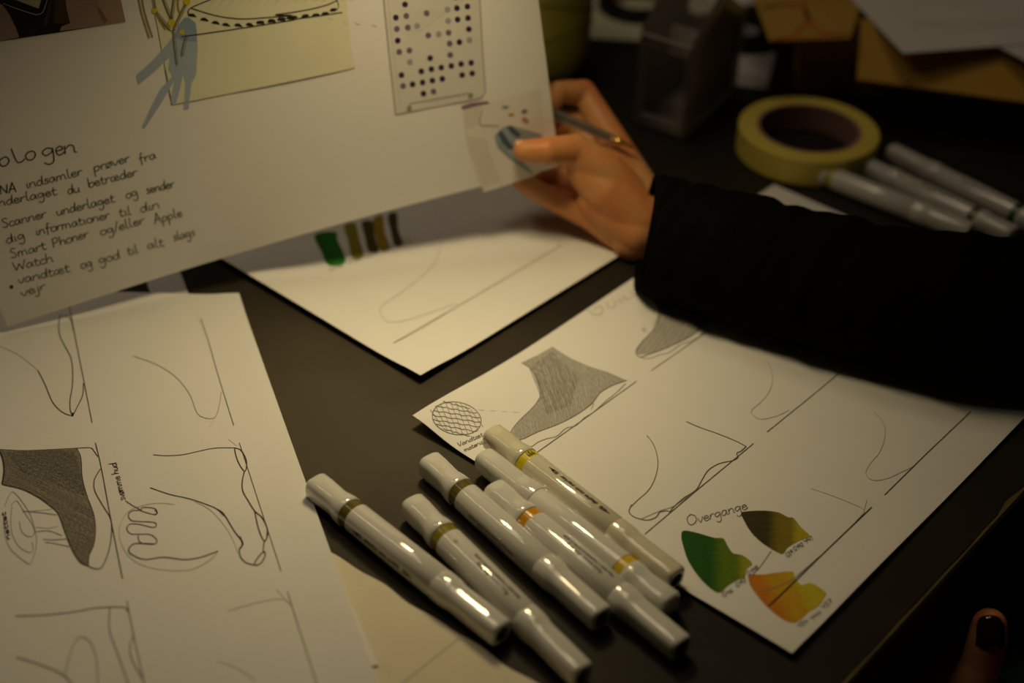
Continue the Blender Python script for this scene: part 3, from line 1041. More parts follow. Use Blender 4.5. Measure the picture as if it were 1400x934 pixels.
def grad(c0, c1, c2, p, q, mid=.5, wid=.12, bow=0.0):
    p, q = np.array(p, float), np.array(q, float)
    d = q - p
    L2 = d @ d

    def f(x, y):
        r = np.array([x, y]) - p
        t = (r @ d) / L2 + bow * ((r[0] * -d[1] + r[1] * d[0]) / L2) + .015 * math.sin(x * 1.3 + y * .9) + .02 * math.sin(y * .7)
        if t < mid:
            return lerp(c0, c1, (t - (mid - wid * 2)) / (wid * 2))
        return lerp(c1, c2, (t - mid - wid) / (wid * 1.2))
    return f


pg = c((130, 258), (180, 262), (240, 278), (300, 295), (345, 298), (365, 330), (395, 375), (440, 385), (475, 405), (500, 435), (470, 460), (460, 505), (420, 520), (370, 550), (335, 583), (300, 580),
       (230, 520), (160, 420), (130, 330), (122, 290))
swatch(S_R, pg, grad((.012, .085, .004), (.10, .17, .006), (.30, .30, .010), *c((150, 400), (490, 400)), mid=.62, wid=.14), o_R, 'green marker blot fading to yellow green')
po = c((440, 165), (460, 155), (560, 150), (640, 160), (690, 185), (720, 190), (760, 240), (805, 285), (750, 310), (690, 345), (665, 378), (630, 370), (550, 320), (490, 260), (455, 200))
swatch(S_R, po, grad((.045, .038, .008), (.20, .16, .012), (.42, .36, .012), *c((520, 290), (790, 230)), mid=.5, wid=.16, bow=.25), o_R, 'olive marker blot fading to yellow')
pk = c((478, 500), (490, 490), (560, 490), (640, 478), (715, 475), (725, 505), (760, 545), (800, 535), (835, 545), (890, 585), (885, 610), (850, 660), (800, 690), (770, 720), (730, 745), (680, 738), (610, 690),
       (540, 620), (490, 550))
swatch(S_R, pk, grad((.58, .19, .010), (.56, .32, .012), (.52, .44, .014), *c((560, 640), (820, 520)), mid=.42, wid=.16, bow=-.1), o_R, 'orange marker blot fading to yellow')

# ------------------------------------------------------------------ held board
BL = at(10, 447, T + .0075)
BRz = 0.062
BR = at(765, 228, T + BRz)
U = (BR - BL) / np.linalg.norm(BR - BL)
e = ray(736, 0)
kk = ((BR - CAM) @ U) / (e @ U)
Wv = CAM + kk * e - BR
Vv = Wv / np.linalg.norm(Wv)
TOPL = .297
bow = lambda a, b: -0.010 * math.sin(math.pi * a) - .004 * math.sin(math.pi * a) * b
S_B = Surface(BL, BR, BR + Vv * TOPL, BL + Vv * TOPL, bow)
print('BOARD', BL, BR, np.linalg.norm(BR - BL), Vv, 'n', S_B.n, 'depthBR', depth_of(BR))
o_B = sheet('presentation_board', S_B, M['board'], 'large white sheet held up by the hand, with handwriting, a photo and pasted cards', 'paper', nu=40, nv=24, thick=.0005)

c = crop(0, 0, 3.4975)
k = Ink(S_B)
k.fill(c((-60, 205), (0, 197), (300, 152), (600, 103), (590, 50), (577, 0), (560, -80), (-60, -80)), 'flap_dark')
k.build('photo_backing', o_B)
k = Ink(S_B)


def pm(n, col):
    M[n] = mat(n, col, .35, .4, noise=.12, nscale=30)


pm('photo_dark', (.010, .008, .007))
pm('photo_brown', (.055, .032, .012))
pm('photo_skin', (.30, .20, .17))
pm('photo_skin_pale', (.33, .23, .17))
pm('photo_skin_shade', (.20, .12, .09))
pm('photo_note', (.44, .40, .28))
k.fill(c((-60, 205), (0, 197), (300, 152), (600, 103), (577, 0), (560, -80), (-60, -80)), 'photo_dark', lift=.0003)
k.fill(c((-60, 205), (0, 195), (92, 178), (75, 130), (45, 70), (15, 25), (-10, 10), (-60, 5)), 'photo_skin', lift=.00042, smooth=False)
k.fill(c((225, 120), (245, 20), (255, -60), (205, -60), (240, -10), (222, 60), (205, 128)), 'photo_brown', lift=.00042)
k.fill(c((255, 110), (330, 110), (318, 40), (310, -60), (258, -60)), 'photo_brown', lift=.00040)
k.fill(c((285, 148), (295, 125), (335, 110), (318, 40), (308, -60), (565, -60), (578, 0), (600, 103), (480, 122)), 'photo_skin', lift=.00044)
k.fill(c((455, -60), (565, -60), (578, 0), (600, 103), (505, 117), (475, 60)), 'photo_skin_pale', lift=.00048)
k.fill(c((460, 20), (485, 50), (515, 95), (500, 112), (470, 60)), 'photo_skin_shade', lift=.00052)
k.fill(c((40, -60), (215, -60), (196, 0), (184, 40), (110, 12), (85, 2), (45, -10)), 'photo_note', lift=.00044)
k.stroke(c((15, 15), (80, 40), (160, 66), (185, 67), (205, 55), (222, 10), (235, -40)), .35, 'pencil_light', lift=.00048)
k.build('photo_print', o_B, 'dark pasted photograph with skin tones and a phone edge')

k = Ink(S_B)
k.fill(c((822, 502), (1100, 447), (1697, 325), (1680, 235), (1650, -60), (712, -60), (728, 0), (755, 140), (790, 330)), 'yellow_card', lift=.0002)
k.stroke(c((712, -60), (728, 0), (755, 140), (790, 330), (822, 502)), .4, 'pencil_mid', smooth=False)
k.stroke(c((790, 330), (806, 420), (822, 502)), .7, 'ink_soft', smooth=False)
k.stroke(c((822, 502), (1100, 447), (1697, 325)), .5, 'pencil_mid', smooth=False)
k.build('sketch_card', o_B, 'pale yellow pasted drawing card')
# washes, plant and sole on the card
M['wash_a'] = mat('marker_blue_grey', (.38, .45, .56), .6, .2, noise=.06, nscale=60)
M['wash_b'] = mat('marker_blue_grey_dark', (.25, .33, .46), .6, .2, noise=.06, nscale=60)
k = Ink(S_B)
k.fill(c((800, 210), (840, 150), (880, 190), (830, 255), (740, 340), (662, 405), (652, 360), (720, 300)), 'wash_a', lift=.00030)
k.fill(c((765, 430), (835, 350), (830, 390), (760, 510), (690, 615), (680, 610), (720, 520)), 'wash_a', lift=.00032)
k.fill(c((820, 210), (900, 190), (885, 300), (862, 420), (842, 492), (815, 490), (835, 380), (805, 330)), 'wash_a', lift=.00034)
k.fill(c((880, 150), (940, 140), (945, 230), (938, 355), (915, 400), (902, 520), (880, 522), (888, 400), (868, 330)), 'wash_a', lift=.00036)
k.fill(c((852, 120), (880, 85), (900, 82), (935, 108), (942, 160), (940, 200), (860, 190), (835, 170)), 'wash_b', lift=.00038)
k.build('marker_wash', o_B, 'blue grey marker strokes')
M['plant_ochre'] = mat('marker_ochre', (.36, .27, .07), .6, .2)
M['plant_olive'] = mat('marker_olive', (.14, .13, .03), .6, .2)
M['flower'] = mat('marker_yellow', (.62, .50, .02), .6, .2)
k = Ink(S_B)
for pts, w_ in ((((660, -30), (668, 20), (685, 90), (715, 182)), .9), (((676, -30), (688, 40), (704, 100), (730, 178)), .9), (((735, -30), (742, 30), (758, 85), (792, 142)), 1.1),
                (((855, -30), (850, 20), (856, 60)), 1.2)):
    k.stroke(c(*pts), w_, 'plant_ochre', lift=.00045)
for (a, b) in (((775, -20), (822, 100)), ((835, -20), (818, 108)), ((893, 8), (826, 150)), ((740, 48), (818, 150)), ((828, 140), (846, 315)), ((892, 165), (866, 275))):
    A_, B_ = np.array(c(a)[0]), np.array(c(b)[0])
    dd = (B_ - A_)
    nn = np.array([-dd[1], dd[0]]) / np.linalg.norm(dd)
    k.stroke([A_, (A_ + B_) / 2 + nn * 1.5, B_], .5, 'plant_olive', lift=.00045)
    nseg = int(np.linalg.norm(dd) / 3) + 2
    for i in range(1, nseg):
        q = A_ + dd * i / nseg
        k.stroke([q - nn * 2.6 - dd / np.linalg.norm(dd) * 2, q, q + nn * 2.6 - dd / np.linalg.norm(dd) * 2], .45, 'plant_olive', lift=.00046, smooth=False)
for x, y, r in ((738, 50, 13), (818, 108, 17), (893, 6, 17), (870, 152, 12)):
    k.disc(c((x, y))[0], r / 3.5, 'flower', lift=.0005)
k.build('plant_drawing', o_B, 'olive plant sketch with yellow flower dots')
k = Ink(S_B)
c1 = crop(350, 0, 3.4975)
line = c((865, 175), (1130, 137), (1399, 95)) + c1((200, 88), (412, 58))
k.stroke(line, .6, 'ink', smooth=False, lift=.0005)
k.stroke(c((1010, -4), (960, 15), (915, 35), (900, 50), (903, 72)), .6, 'ink', lift=.0005)
k.stroke(c((915, 38), (1000, 65), (1080, 82), (1170, 89), (1280, 82), (1399, 72)) + c1((90, 70), (180, 57), (280, 38), (350, 18), (385, 2)), .6, 'ink', lift=.0005)
k.stroke(c1((383, -10), (394, 22), (388, 42), (368, 52)), .5, 'ink', lift=.0005)
for i in range(16):
    k.stroke(c((1000 + i * 45, 30 - i * 2), (1040 + i * 45, -20)), .25, 'pencil_light', smooth=False, lift=.0004)
for x, y in ((920, 75), (978, 95), (1032, 110), (1082, 120), (1140, 122), (1195, 119), (1245, 109), (1300, 101), (1345, 94), (1388, 88)):
    k.fill(c((x - 22, y - 2), (x - 12, y - 11), (x + 4, y - 11), (x + 22, y + 6), (x + 6, y + 4), (x - 10, y + 2)), 'ink', lift=.0005, step=99)
for x, y in ((22, 108), (75, 101), (125, 93), (180, 84), (235, 77), (285, 73), (330, 66), (370, 48)):
    k.fill(c1((x - 20, y + 4), (x - 12, y - 8), (x + 8, y - 11), (x + 20, y - 4), (x + 10, y + 2), (x - 6, y + 5)), 'ink', lift=.0005, step=99)
for x, y in ((355, 92), (425, 112), (485, 114), (565, 123)):
    k.stroke(c1((x - 12, y - 5), (x + 14, y + 3)), .4, 'pencil_light', smooth=False)
k.build('sole_drawing', o_B, 'ink shoe sole with black treads on a ground line')

k = Ink(S_B)
k.fill(c1((668, 550), (1075, 470), (1095, 440), (1082, 250), (1070, -60), (600, -60), (612, 20), (640, 280)), 'print_grey', lift=.0002)
k.stroke(c1((600, -60), (610, 0), (638, 280), (668, 548)), .8, 'pencil_mid', smooth=False)
k.stroke(c1((1062, -60), (1070, 0), (1083, 250), (1097, 440), (1075, 470)), .8, 'pencil_mid', smooth=False)
k.stroke(c1((668, 548), (870, 508), (1075, 470)), .8, 'pencil_mid', smooth=False)
k.stroke(c1((625, -60), (650, 200), (690, 520)), .35, 'pencil_light', smooth=False)
k.stroke(c1((725, 535), (737, 495), (1020, 445), (1035, 465)), .7, 'pencil_mid', smooth=False)
for x, y in ((732, 518), (1025, 458)):
    k.fill(c1((x - 12, y + 12), (x - 8, y - 12), (x + 12, y - 14), (x + 10, y + 10)), 'green_line', lift=.0004, step=99)
for i in range(11):
    k.stroke(c1((690 + i * 32, -20), (655 + i * 8, 60 + i * 12)), .3, 'pencil_faint', smooth=False)
for i in range(9):
    k.stroke(c1((800 + i * 26, 500 - i * 5), (818 + i * 26, 480 - i * 4)), .4, 'pencil_faint', smooth=False)
k.build('dot_card', o_B, 'pasted card with a thin double border')
M['dot_d'] = mat('print_dot_dark', (.035, .022, .055), .6, .2)
M['dot_m'] = mat('print_dot_mid', (.16, .13, .20), .6, .2)
M['dot_l'] = mat('print_dot_light', (.36, .32, .38), .6, .2)
k = Ink(S_B)
DOTS = ((712, 20, 'd'), (960, 38, 'd'), (1010, 30, 'd'), (668, 83, 'd'), (718, 75, 'm'), (815, 62, 'm'), (963, 92, 'd'), (1013, 85, 'd'), (915, 45, 'l'), (918, 98, 'l'), (673, 137, 'm'), (725, 130, 'm'),
        (770, 122, 'l'), (1017, 138, 'd'), (823, 168, 'm'), (873, 162, 'l'), (920, 155, 'm'), (677, 193, 'd'), (972, 200, 'd'), (925, 207, 'm'), (1020, 190, 'l'), (684, 247, 'm'), (733, 240, 'm'),
        (832, 277, 'd'), (928, 262, 'm'), (735, 295, 'l'), (790, 340, 'd'), (838, 330, 'd'), (885, 322, 'd'), (933, 314, 'd'), (980, 305, 'd'), (1028, 299, 'd'), (695, 358, 'd'), (985, 358, 'd'),
        (1033, 350, 'd'), (703, 410, 'm'), (748, 402, 'd'), (796, 393, 'd'), (843, 384, 'd'), (890, 376, 'd'), (800, 447, 'd'), (848, 437, 'm'), (708, -30, 'd'), (955, -15, 'd'), (1006, -22, 'm'), (860, -20, 'm'))
for x, y, q in DOTS:
    k.disc(c1((x, y))[0], 4.0, 'dot_' + q, lift=.0004)
k.build('dot_pattern', o_B, 'rows of purple black dots')

c8 = crop(620, 120, 6.67)
k = Ink(S_B)
k.fill(c8((85, 200), (270, 150), (500, 95), (785, 10), (800, 150), (835, 470), (900, 690), (740, 800), (440, 900), (280, 950), (215, 820), (150, 600), (105, 430)), 'flap', lift=.00035)
k.fill(c8((110, 440), (240, 455), (300, 480), (350, 640), (430, 850), (270, 905), (200, 720), (140, 560)), 'flap_dark', lift=.00042)
k.fill(c8((85, 200), (240, 165), (230, 330), (110, 380)), 'flap_dark', lift=.00042)
M['flap_purple'] = mat('flap_purple', (.26, .14, .22), .4, .4)
M['flap_teal'] = mat('flap_teal', (.22, .30, .30), .4, .4)
M['flap_orange'] = mat('flap_orange', (.50, .24, .11), .4, .4)
M['flap_blue'] = mat('flap_blue', (.30, .36, .42), .4, .4)
M['flap_navy'] = mat('flap_navy', (.07, .10, .14), .4, .4)
k.fill(c8((70, 165), (150, 138), (300, 120), (330, 140), (180, 168), (75, 190)), 'flap_purple', lift=.0005)
k.fill(c8((430, 175), (470, 160), (515, 175), (470, 195)), 'flap_teal', lift=.0005)
k.fill(c8((490, 245), (530, 228), (560, 245), (520, 265)), 'flap_orange', lift=.0005)
k.fill(c8((615, 280), (650, 262), (690, 300), (670, 330), (630, 310)), 'flap_orange', lift=.0005)
k.fill(c8((610, 215), (650, 190), (680, 215), (640, 240)), 'flap_purple', lift=.0005)
k.stroke(c8((260, 200), (240, 330), (330, 345), (410, 350)), .7, 'green_line', lift=.0005)
k.fill(c8((370, 440), (430, 370), (500, 340), (620, 370), (800, 420), (810, 470), (560, 480), (545, 540), (640, 680), (740, 800), (640, 740), (500, 640), (400, 550)), 'flap_blue', lift=.0005)
k.fill(c8((400, 410), (440, 390), (500, 480), (560, 560), (500, 560), (440, 500)), 'flap_navy', lift=.0006)
k.fill(c8((480, 355), (530, 345), (620, 430), (580, 450), (530, 420)), 'flap_navy', lift=.0006)
k.fill(c8((380, 460), (420, 500), (520, 620), (640, 740), (560, 680), (440, 570)), 'flap_teal', lift=.0006)
k.build('pasted_flap', o_B, 'glossy printed flap with blue stripes at the held corner')

c = crop(0, 180, 3.4975)
k = Ink(S_B)
hx = 13.0
for ch, a, b in (('o', (3, 172), (52, 152)), ('l', (72, 162), (125, 130)), ('o', (128, 143), (178, 124)), ('g', (202, 124), (268, 112)), ('e', (266, 114), (312, 105)), ('n', (306, 108), (372, 98))):
    word(k, ch, c(a)[0], c(b)[0], 11.5, .75, 'ink')
k.stroke(c((-30, 150), (-10, 140)), .7, 'ink', smooth=False)
k.build('heading', o_B, 'large handwritten heading')
k = Ink(S_B)
words(k, [('NA', c((0, 300))[0], c((84, 288))[0])], 6.2, .7)
words(k, [('indsamler', c((125, 272))[0], c((398, 205))[0]), ('prøver', c((450, 192))[0], c((625, 140))[0]), ('fra', c((668, 152))[0], c((750, 125))[0]),
          ('nderlaget', c((-5, 358))[0], c((275, 300))[0]), ('du', c((325, 300))[0], c((385, 287))[0]), ('betræder', c((425, 268))[0], c((660, 207))[0]),
          ('Scanner', c((12, 462))[0], c((225, 408))[0]), ('underlaget', c((272, 402))[0], c((552, 335))[0]), ('og', c((605, 322))[0], c((662, 302))[0]), ('sender', c((700, 297))[0], c((838, 264))[0]),
          ('dig', c((32, 537))[0], c((122, 508))[0]), ('informationer', c((172, 497))[0], c((528, 413))[0]), ('til', c((572, 407))[0], c((630, 395))[0]), ('din', c((672, 387))[0], c((767, 362))[0]),
          ('Smart', c((52, 607))[0], c((225, 560))[0]), ('Phoner', c((255, 555))[0], c((428, 502))[0]), ('og/eller', c((482, 497))[0], c((695, 437))[0]), ('Apple', c((742, 442))[0], c((875, 402))[0]),
          ('Watch', c((65, 667))[0], c((258, 620))[0]), ('vandtæt', c((88, 728))[0], c((338, 668))[0]), ('og', c((388, 657))[0], c((445, 641))[0]), ('god', c((474, 632))[0], c((577, 605))[0]),
          ('til', c((612, 592))[0], c((664, 577))[0]), ('alt', c((706, 562))[0], c((788, 545))[0]), ('slags', c((830, 522))[0], c((935, 495))[0]), ('vejr', c((102, 790))[0], c((222, 752))[0])], 6.6, .55)
k.disc(c((55, 742))[0], 2.6, 'ink')
k.build('handwriting', o_B, 'black handwritten list')

# ------------------------------------------------------------------ markers
RB = 0.0092


def squircle(n, p, r):
    out = []
    for i in range(n):
        t = 2 * math.pi * (i + .5) / n
        cth, sth = math.cos(t), math.sin(t)
        rr = r / (abs(cth) ** p + abs(sth) ** p) ** (1 / p)
        out.append((rr * cth, rr * sth))
    return out


def marker_part(name, prof, A, ax, y, z, L, material, parent, n=40, cap0=True, cap1=True, label=None, roll=0.0):
    """prof: (fraction along, radius, exponent)"""
    V, Fc = [], []
    cr, sr = math.cos(roll), math.sin(roll)
    y2, z2 = cr * y + sr * z, -sr * y + cr * z
    for f, r, p in prof:
        for a, b in squircle(n, p, r):
            V.append(A + ax * (f * L) + y2 * a + z2 * b)
    for i in range(len(prof) - 1):
        for k_ in range(n):
            j = (k_ + 1) % n
            Fc.append((i * n + k_, (i + 1) * n + k_, (i + 1) * n + j, i * n + j))
    if cap0:
        Fc.append(tuple(range(n)))
    if cap1:
        m = (len(prof) - 1) * n
        Fc.append(tuple(m + k_ for k_ in range(n))[::-1])
    o = link_mesh(name, V, Fc, material, parent, label=label)
    for p in o.data.polygons:
        p.use_smooth = len(p.vertices) == 4
    o.data.set_sharp_from_angle(angle=math.radians(50))
    return o


def text_shapes(txt, size, bold=True, shear=0.25):
    cu = bpy.data.curves.new('t', 'FONT')
    cu.body = txt
    cu.size = size
    cu.shear = shear
    cu.align_x = 'CENTER'
    cu.align_y = 'CENTER'
    cu.resolution_u = 3
    cu.offset = size * .024 if bold else 0
    ob = bpy.data.objects.new('t', cu)
    COL.objects.link(ob)
    dg = bpy.context.evaluated_depsgraph_get()
    me = bpy.data.meshes.new_from_object(ob.evaluated_get(dg))
    V = [(v.co.x, v.co.y) for v in me.vertices]
    Fc = [tuple(p.vertices) for p in me.polygons]
    bpy.data.objects.remove(ob)
    bpy.data.curves.remove(cu)
    bpy.data.meshes.remove(me)
    return V, Fc


_tc = {}


def tshape(*a):
    if a not in _tc:
        _tc[a] = text_shapes(*a)
    return _tc[a]


def nib(x, flip):
    s_ = -1 if flip else 1
    V = [(x, -.0013), (x, .0013), (x + s_ * .0030, .0004), (x + s_ * .0048, .0002), (x + s_ * .0048, -.0002), (x + s_ * .0030, -.0004)]
    return V, [(0, 1, 2, 3, 4, 5)]


def bars(x):
    V, Fc = [], []
    for i, (dx, w_, h0, h1) in enumerate(((0, .0003, -.0013, .0013), (.0006, .0009, -.0006, .0013), (.0006, .0009, -.0013, -.0009), (.0018, .0004, -.0012, .0012), (.0025, .00025, -.0013, .0013))):
        b = len(V)
        V += [(x + dx, h0), (x + dx + w_, h0), (x + dx + w_, h1), (x + dx, h1)]
        Fc.append((b, b + 1, b + 2, b + 3))
    return V, Fc


def marker(pa, pb, band_col, label, text=None, phi=55, flip=False, zA=None, zB=None, plastic='white_plastic', cat='marker', group='twin markers in front', band_text=None, roll=0.0, tcen=.46,
           txt_flip=False, stain=None, pexp=3.2, lowz=0.0):
    """pa: far cap end, pb: near cap end, as read on the photograph; band sits next to the wide cap"""
    zA = T + RB + lowz if zA is None else zA
    zB = T + RB + lowz if zB is None else zB
    A, B = at(*pa, zA), at(*pb, zB)
    if flip:
        A, B = B, A
    L = np.linalg.norm(B - A)
    ax = (B - A) / L
    y = np.cross(np.array([0, 0, 1.0]), ax)
    y /= np.linalg.norm(y)
    z = np.cross(ax, y)
    root = thing('twin_marker', (A + B) / 2 - np.array([0, 0, RB]), label, cat, group)
    W = M[plastic]
    r = RB
    marker_part('wide_cap', [(0, r * .62, pexp), (.004, r * .80, pexp), (.014, r * .885, pexp), (.06, r * .88, pexp), (.12, r * .85, 2.9), (.140, r * .865, 2.6), (.165, r * .97, 2.3), (.182, r * 1.02, 2.2), (.203, r * 1.02, 2.2),
                             (.205, r * .99, 2.2)], A, ax, y, z, L, W, root, roll=roll)
    marker_part('color_band', [(.205, r * .955, 2.2), (.244, r * .955, 2.2)], A, ax, y, z, L, mat('band_color', band_col, .18, .5, noise=.05, coat=.3), root, roll=roll, label='coloured band naming the ink')
    marker_part('barrel', [(.244, r * .955, 2.2), (.2445, r * .99, 2.2), (.25, r * 1.0, 2.2), (.45, r, 2.2), (.688, r * .985, 2.2), (.690, r * .95, 2.2)], A, ax, y, z, L, W, root, roll=roll)
    nc = marker_part('narrow_cap', [(.690, r * .94, 2.2), (.692, r * 1.0, 2.2), (.70, r * 1.02, 2.2), (.742, r * 1.01, 2.2), (.758, r * .96, 2.4), (.778, r * .865, 2.7), (.80, r * .84, 2.9), (.90, r * .83, pexp),
                                    (.985, r * .815, pexp), (.996, r * .77, pexp), (1.0, r * .68, pexp), (1.0, r * .50, 2.2), (.97, r * .44, 2.0)], A, ax, y, z, L, W, root, cap1=False, roll=roll)
    marker_part('cap_socket', [(.9995, r * .46, 2.0), (.955, r * .42, 2.0)], A, ax, y, z, L, M['hole'], nc, cap0=False, roll=roll, label='dark hollow in the narrow cap end')

    def wrap(shapes, rad, u0, ph, dirs, name, par, material):
        V, Fc = [], []
        for sv, sf in shapes:
            b = len(V)
            for tx, ty in sv:
                u_ = u0 - dirs * tx
                f_ = ph + dirs * ty / rad
                V.append(A + ax * u_ + (y * -math.sin(f_) + z * math.cos(f_)) * (rad * 1.012 + .00006))
            Fc += [tuple(b + q for q in f) for f in sf]
        return link_mesh(name, V, Fc, material, par)

    sgn = -1 if flip else 1
    ph = math.radians(phi) * sgn
    dirs = 1 * sgn
    # letter tops point down towards the viewer
    if text == 'title':
        sh = [tshape('design twin marker', .0040, True, .22), nib(.0212, False), bars(.0182), nib(-.0212, True), bars(-.0208)]
        # u runs A->B ; reading direction is B->A
        V, Fc = [], []
        wrap(sh, r, L * tcen, ph, 1, 'barrel_print', root, M['print_black'])
    elif text == 'note':
        a_ = tshape('Påsæt hætten efter brug', .0030, True, .0)
        b_ = tshape('Non-toxic / I henhold til ASTM D-4236', .0026, True, .0)
        sh = [([(x, yy + .0016) for x, yy in a_[0]], a_[1]), ([(x, yy - .0016) for x, yy in b_[0]], b_[1])]
        wrap(sh, r, L * tcen, ph, 1, 'barrel_print', root, M['print_black'])
    elif text == 'lines':
        a_ = tshape('Ne pas exposer au soleil', .0026, True, .0)
        b_ = tshape('Non-toxic / I henhold til ASTM D-4236', .0026, True, .0)
        c_ = tshape('Påsæt hætten efter brug', .0026, True, .0)
        sh = [([(x, yy + .0030) for x, yy in c_[0]], c_[1]), (b_[0], b_[1])]
        wrap(sh, r, L * tcen, ph, 1, 'barrel_print', root, M['print_black'])
    if band_text:
        sh = []
        for i, tx in enumerate(band_text):
            v_, f_ = tshape(tx, .0036 if i == 0 else .0026, True, 0)
            # across the band: turn the writing a quarter
            sh.append(([(-yy + (.0013 - i * .0026), xx) for xx, yy in v_], f_))
        wrap(sh, r * .958, L * .2245, ph, 1, 'band_print', root, M['print_black'])
    if stain:
        u0, f0, colr = stain
        V, Fc = [], []
        nn = 12
        pts = [(.0016 * math.cos(6.283 * i / nn) * (1 + .3 * math.sin(i * 2.1)), .0011 * math.sin(6.283 * i / nn)) for i in range(nn)]
        wrap([(pts, [tuple(range(nn))])], r, L * u0, math.radians(f0), 1, 'ink_smudge', root, mat('ink_smudge', colr, .4, .4))
    return root


marker((430, 663), (687, 867), (.13, .105, .012), 'white twin marker with dark olive band, leftmost, its cap end touching the left drawing sheet', 'title', 82, tcen=.45)
marker((562, 690), (797, 925), (.24, .20, .012), 'white twin marker with mustard olive band, running out at the bottom edge', 'note', 2, tcen=.52, stain=(.30, 10, (.30, .28, .08)))
marker((585, 633), (823, 847), (.12, .10, .010), 'white twin marker with olive band, third from the left', 'lines', 80, tcen=.46)
marker((673, 671), (932, 888), (.62, .28, .012), 'white twin marker with orange band, between two others', 'note', -2, tcen=.52)
marker((660, 627), (918, 831), (.66, .47, .03), 'white twin marker reversed, with yellow band near the right end', None, 60, flip=True, zA=T + RB + .0022, zB=T + RB)
marker((671, 595), (925, 793), (.66, .54, .01), 'ivory twin marker with bright yellow band lying highest on the right sheet', 'title', -6, plastic='ivory_plastic', zA=T + RB + .004, zB=T + RB + .0022,
       band_text=('Y37', 'Jaune', 'Yellow'), tcen=.49)
G2 = 'twin markers behind the sleeve'
marker((1087, 224), (1327, 318), (.42, .40, .02), 'white twin marker with yellow green band lying against the tape roll', None, 55, group=G2)
marker((1163, 218), (1386, 324), (.10, .11, .01), 'white twin marker with dark green and olive band, middle one behind the sleeve', 'note', 20, flip=True, group=G2)
marker((1217, 207), (1446, 322), (.03, .12, .03), 'white twin marker with green band, farthest of the three behind the sleeve', 'note', 30, flip=True, group=G2)

# ------------------------------------------------------------------ masking tape roll
tc_ = at(1106, 176, T + .024)
ct = np.array([tc_[0], tc_[1], T])
tr = thing('masking_tape_roll', ct, 'roll of yellow masking tape lying flat behind the hand', 'tape')
RO, RI, HT = .0595, .0415, .025
V, Fc = lathe(ct, [(RI + .0025, .001), (RO - .001, .001), (RO, .002), (RO, HT - .001), (RO - .001, HT), (RI + .0035, HT), (RI + .0025, HT - .0008)], 72, True)
link_mesh('tape_winding', V, Fc, M['tape'], tr, smooth=False)
V, Fc = lathe(ct, [(RI, .001), (RI + .0026, .001), (RI + .0026, HT), (RI, HT)], 72, True)
co = link_mesh('cardboard_core', V, Fc, M['tape_core'], tr, label='brown cardboard core')
V, Fc = [], []
for rw in range(3):
    zz = .008 + rw * .005
    for i in range(72):
        if (i * 7 + rw * 3) % 5 == 0:
            continue
        b = len(V)
        for th, dz in ((i, 0), (i + .7, 0), (i + .7, .0016), (i, .0016)):
            t = 6.28318 * th / 72
            V.append(ct + np.array([(RI - .0003) * math.cos(t), (RI - .0003) * math.sin(t), zz + dz]))
        Fc.append((b, b + 1, b + 2, b + 3))
link_mesh('core_print', V, Fc, M['tape_print'], co)
tr_w = tr.children[0]
for p in tr_w.data.polygons:
    p.use_smooth = True
tr_w.data.set_sharp_from_angle(angle=math.radians(35))

# ------------------------------------------------------------------ clear plastic box
q = [at(866, 168), at(934, 191), at(1002, 132), at(930, 112)]
bx = thing('clear_plastic_box', sum(q) / 4, 'empty clear plastic box with a peaked top standing behind the hand', 'box')
H0 = .086
up = np.array([0, 0, 1.0])
cq = sum(q) / 4
ins = [p + (cq - p) * .05 for p in q]


def wall(name, loop, nrm, m, th=.0022, parent=bx):
    bm_ = bmesh.new()
    nrm = np.asarray(nrm, float) / np.linalg.norm(nrm)
    prism(bm_, loop, [p + nrm * th for p in loop])
    return link_bm(name, bm_, m, parent)


fr_n = cq - (q[0] + q[1]) / 2
sd_n = cq - (q[1] + q[2]) / 2
top = [p + up * H0 for p in q]
rdg0 = (top[0] + top[1]) / 2 * .35 + (top[3] + top[2]) / 2 * .65
mr = (q[1] + q[2]) / 2 + up * (H0 + .032)
ml = (q[0] + q[3]) / 2 + up * (H0 + .032)
wall('front_panel', [q[0], q[1], top[1], top[0]], fr_n, M['clear'])
wall('back_panel', [q[3], q[2], top[2], top[3]], -fr_n, M['clear'])
wall('side_panel', [q[1], q[2], top[2], mr, top[1]], sd_n, M['clear'])
wall('side_panel', [q[0], q[3], top[3], ml, top[0]], -sd_n, M['clear'])
wall('base', [p + up * .0008 for p in q], up, M['clear'])
wall('lid_slope', [top[0], top[1], mr, ml], np.cross(top[1] - top[0], ml - top[0]), M['clear'])
# thick rounded moulded edges
for nm, loop in (('moulded_rim', [q[0] + up * .003, q[1] + up * .003, top[1], top[0]]), ('moulded_rim', [q[1] + up * .003, q[2] + up * .003, top[2], mr, top[1]])):
    cc_ = sum(loop) / len(loop)
    V, Fc = [], []
    n_ = len(loop)
    rng_ = np.cross(loop[1] - loop[0], loop[2] - loop[0])
    rng_ /= np.linalg.norm(rng_)
    for p in loop:
        d_ = (cc_ - p) / np.linalg.norm(cc_ - p)
        V += [p + rng_ * .002, p + d_ * .011 + rng_ * .002, p + d_ * .011 - rng_ * .002, p - rng_ * .002]
    for i in range(n_):
        j = (i + 1) % n_
        for a_ in range(4):
            b_ = (a_ + 1) % 4
            Fc.append((4 * i + a_, 4 * i + b_, 4 * j + b_, 4 * j + a_))
    link_mesh(nm, V, Fc, M['clear_edge'], bx)
lab = [top[0] * .5 + top[3] * .5 + (top[1] - top[0]) * a + up * b for a, b in ((.12, -.036), (.85, -.036), (.85, -.008), (.12, -.008))]
wall('paper_insert', lab, fr_n, M['paper'], .0006)

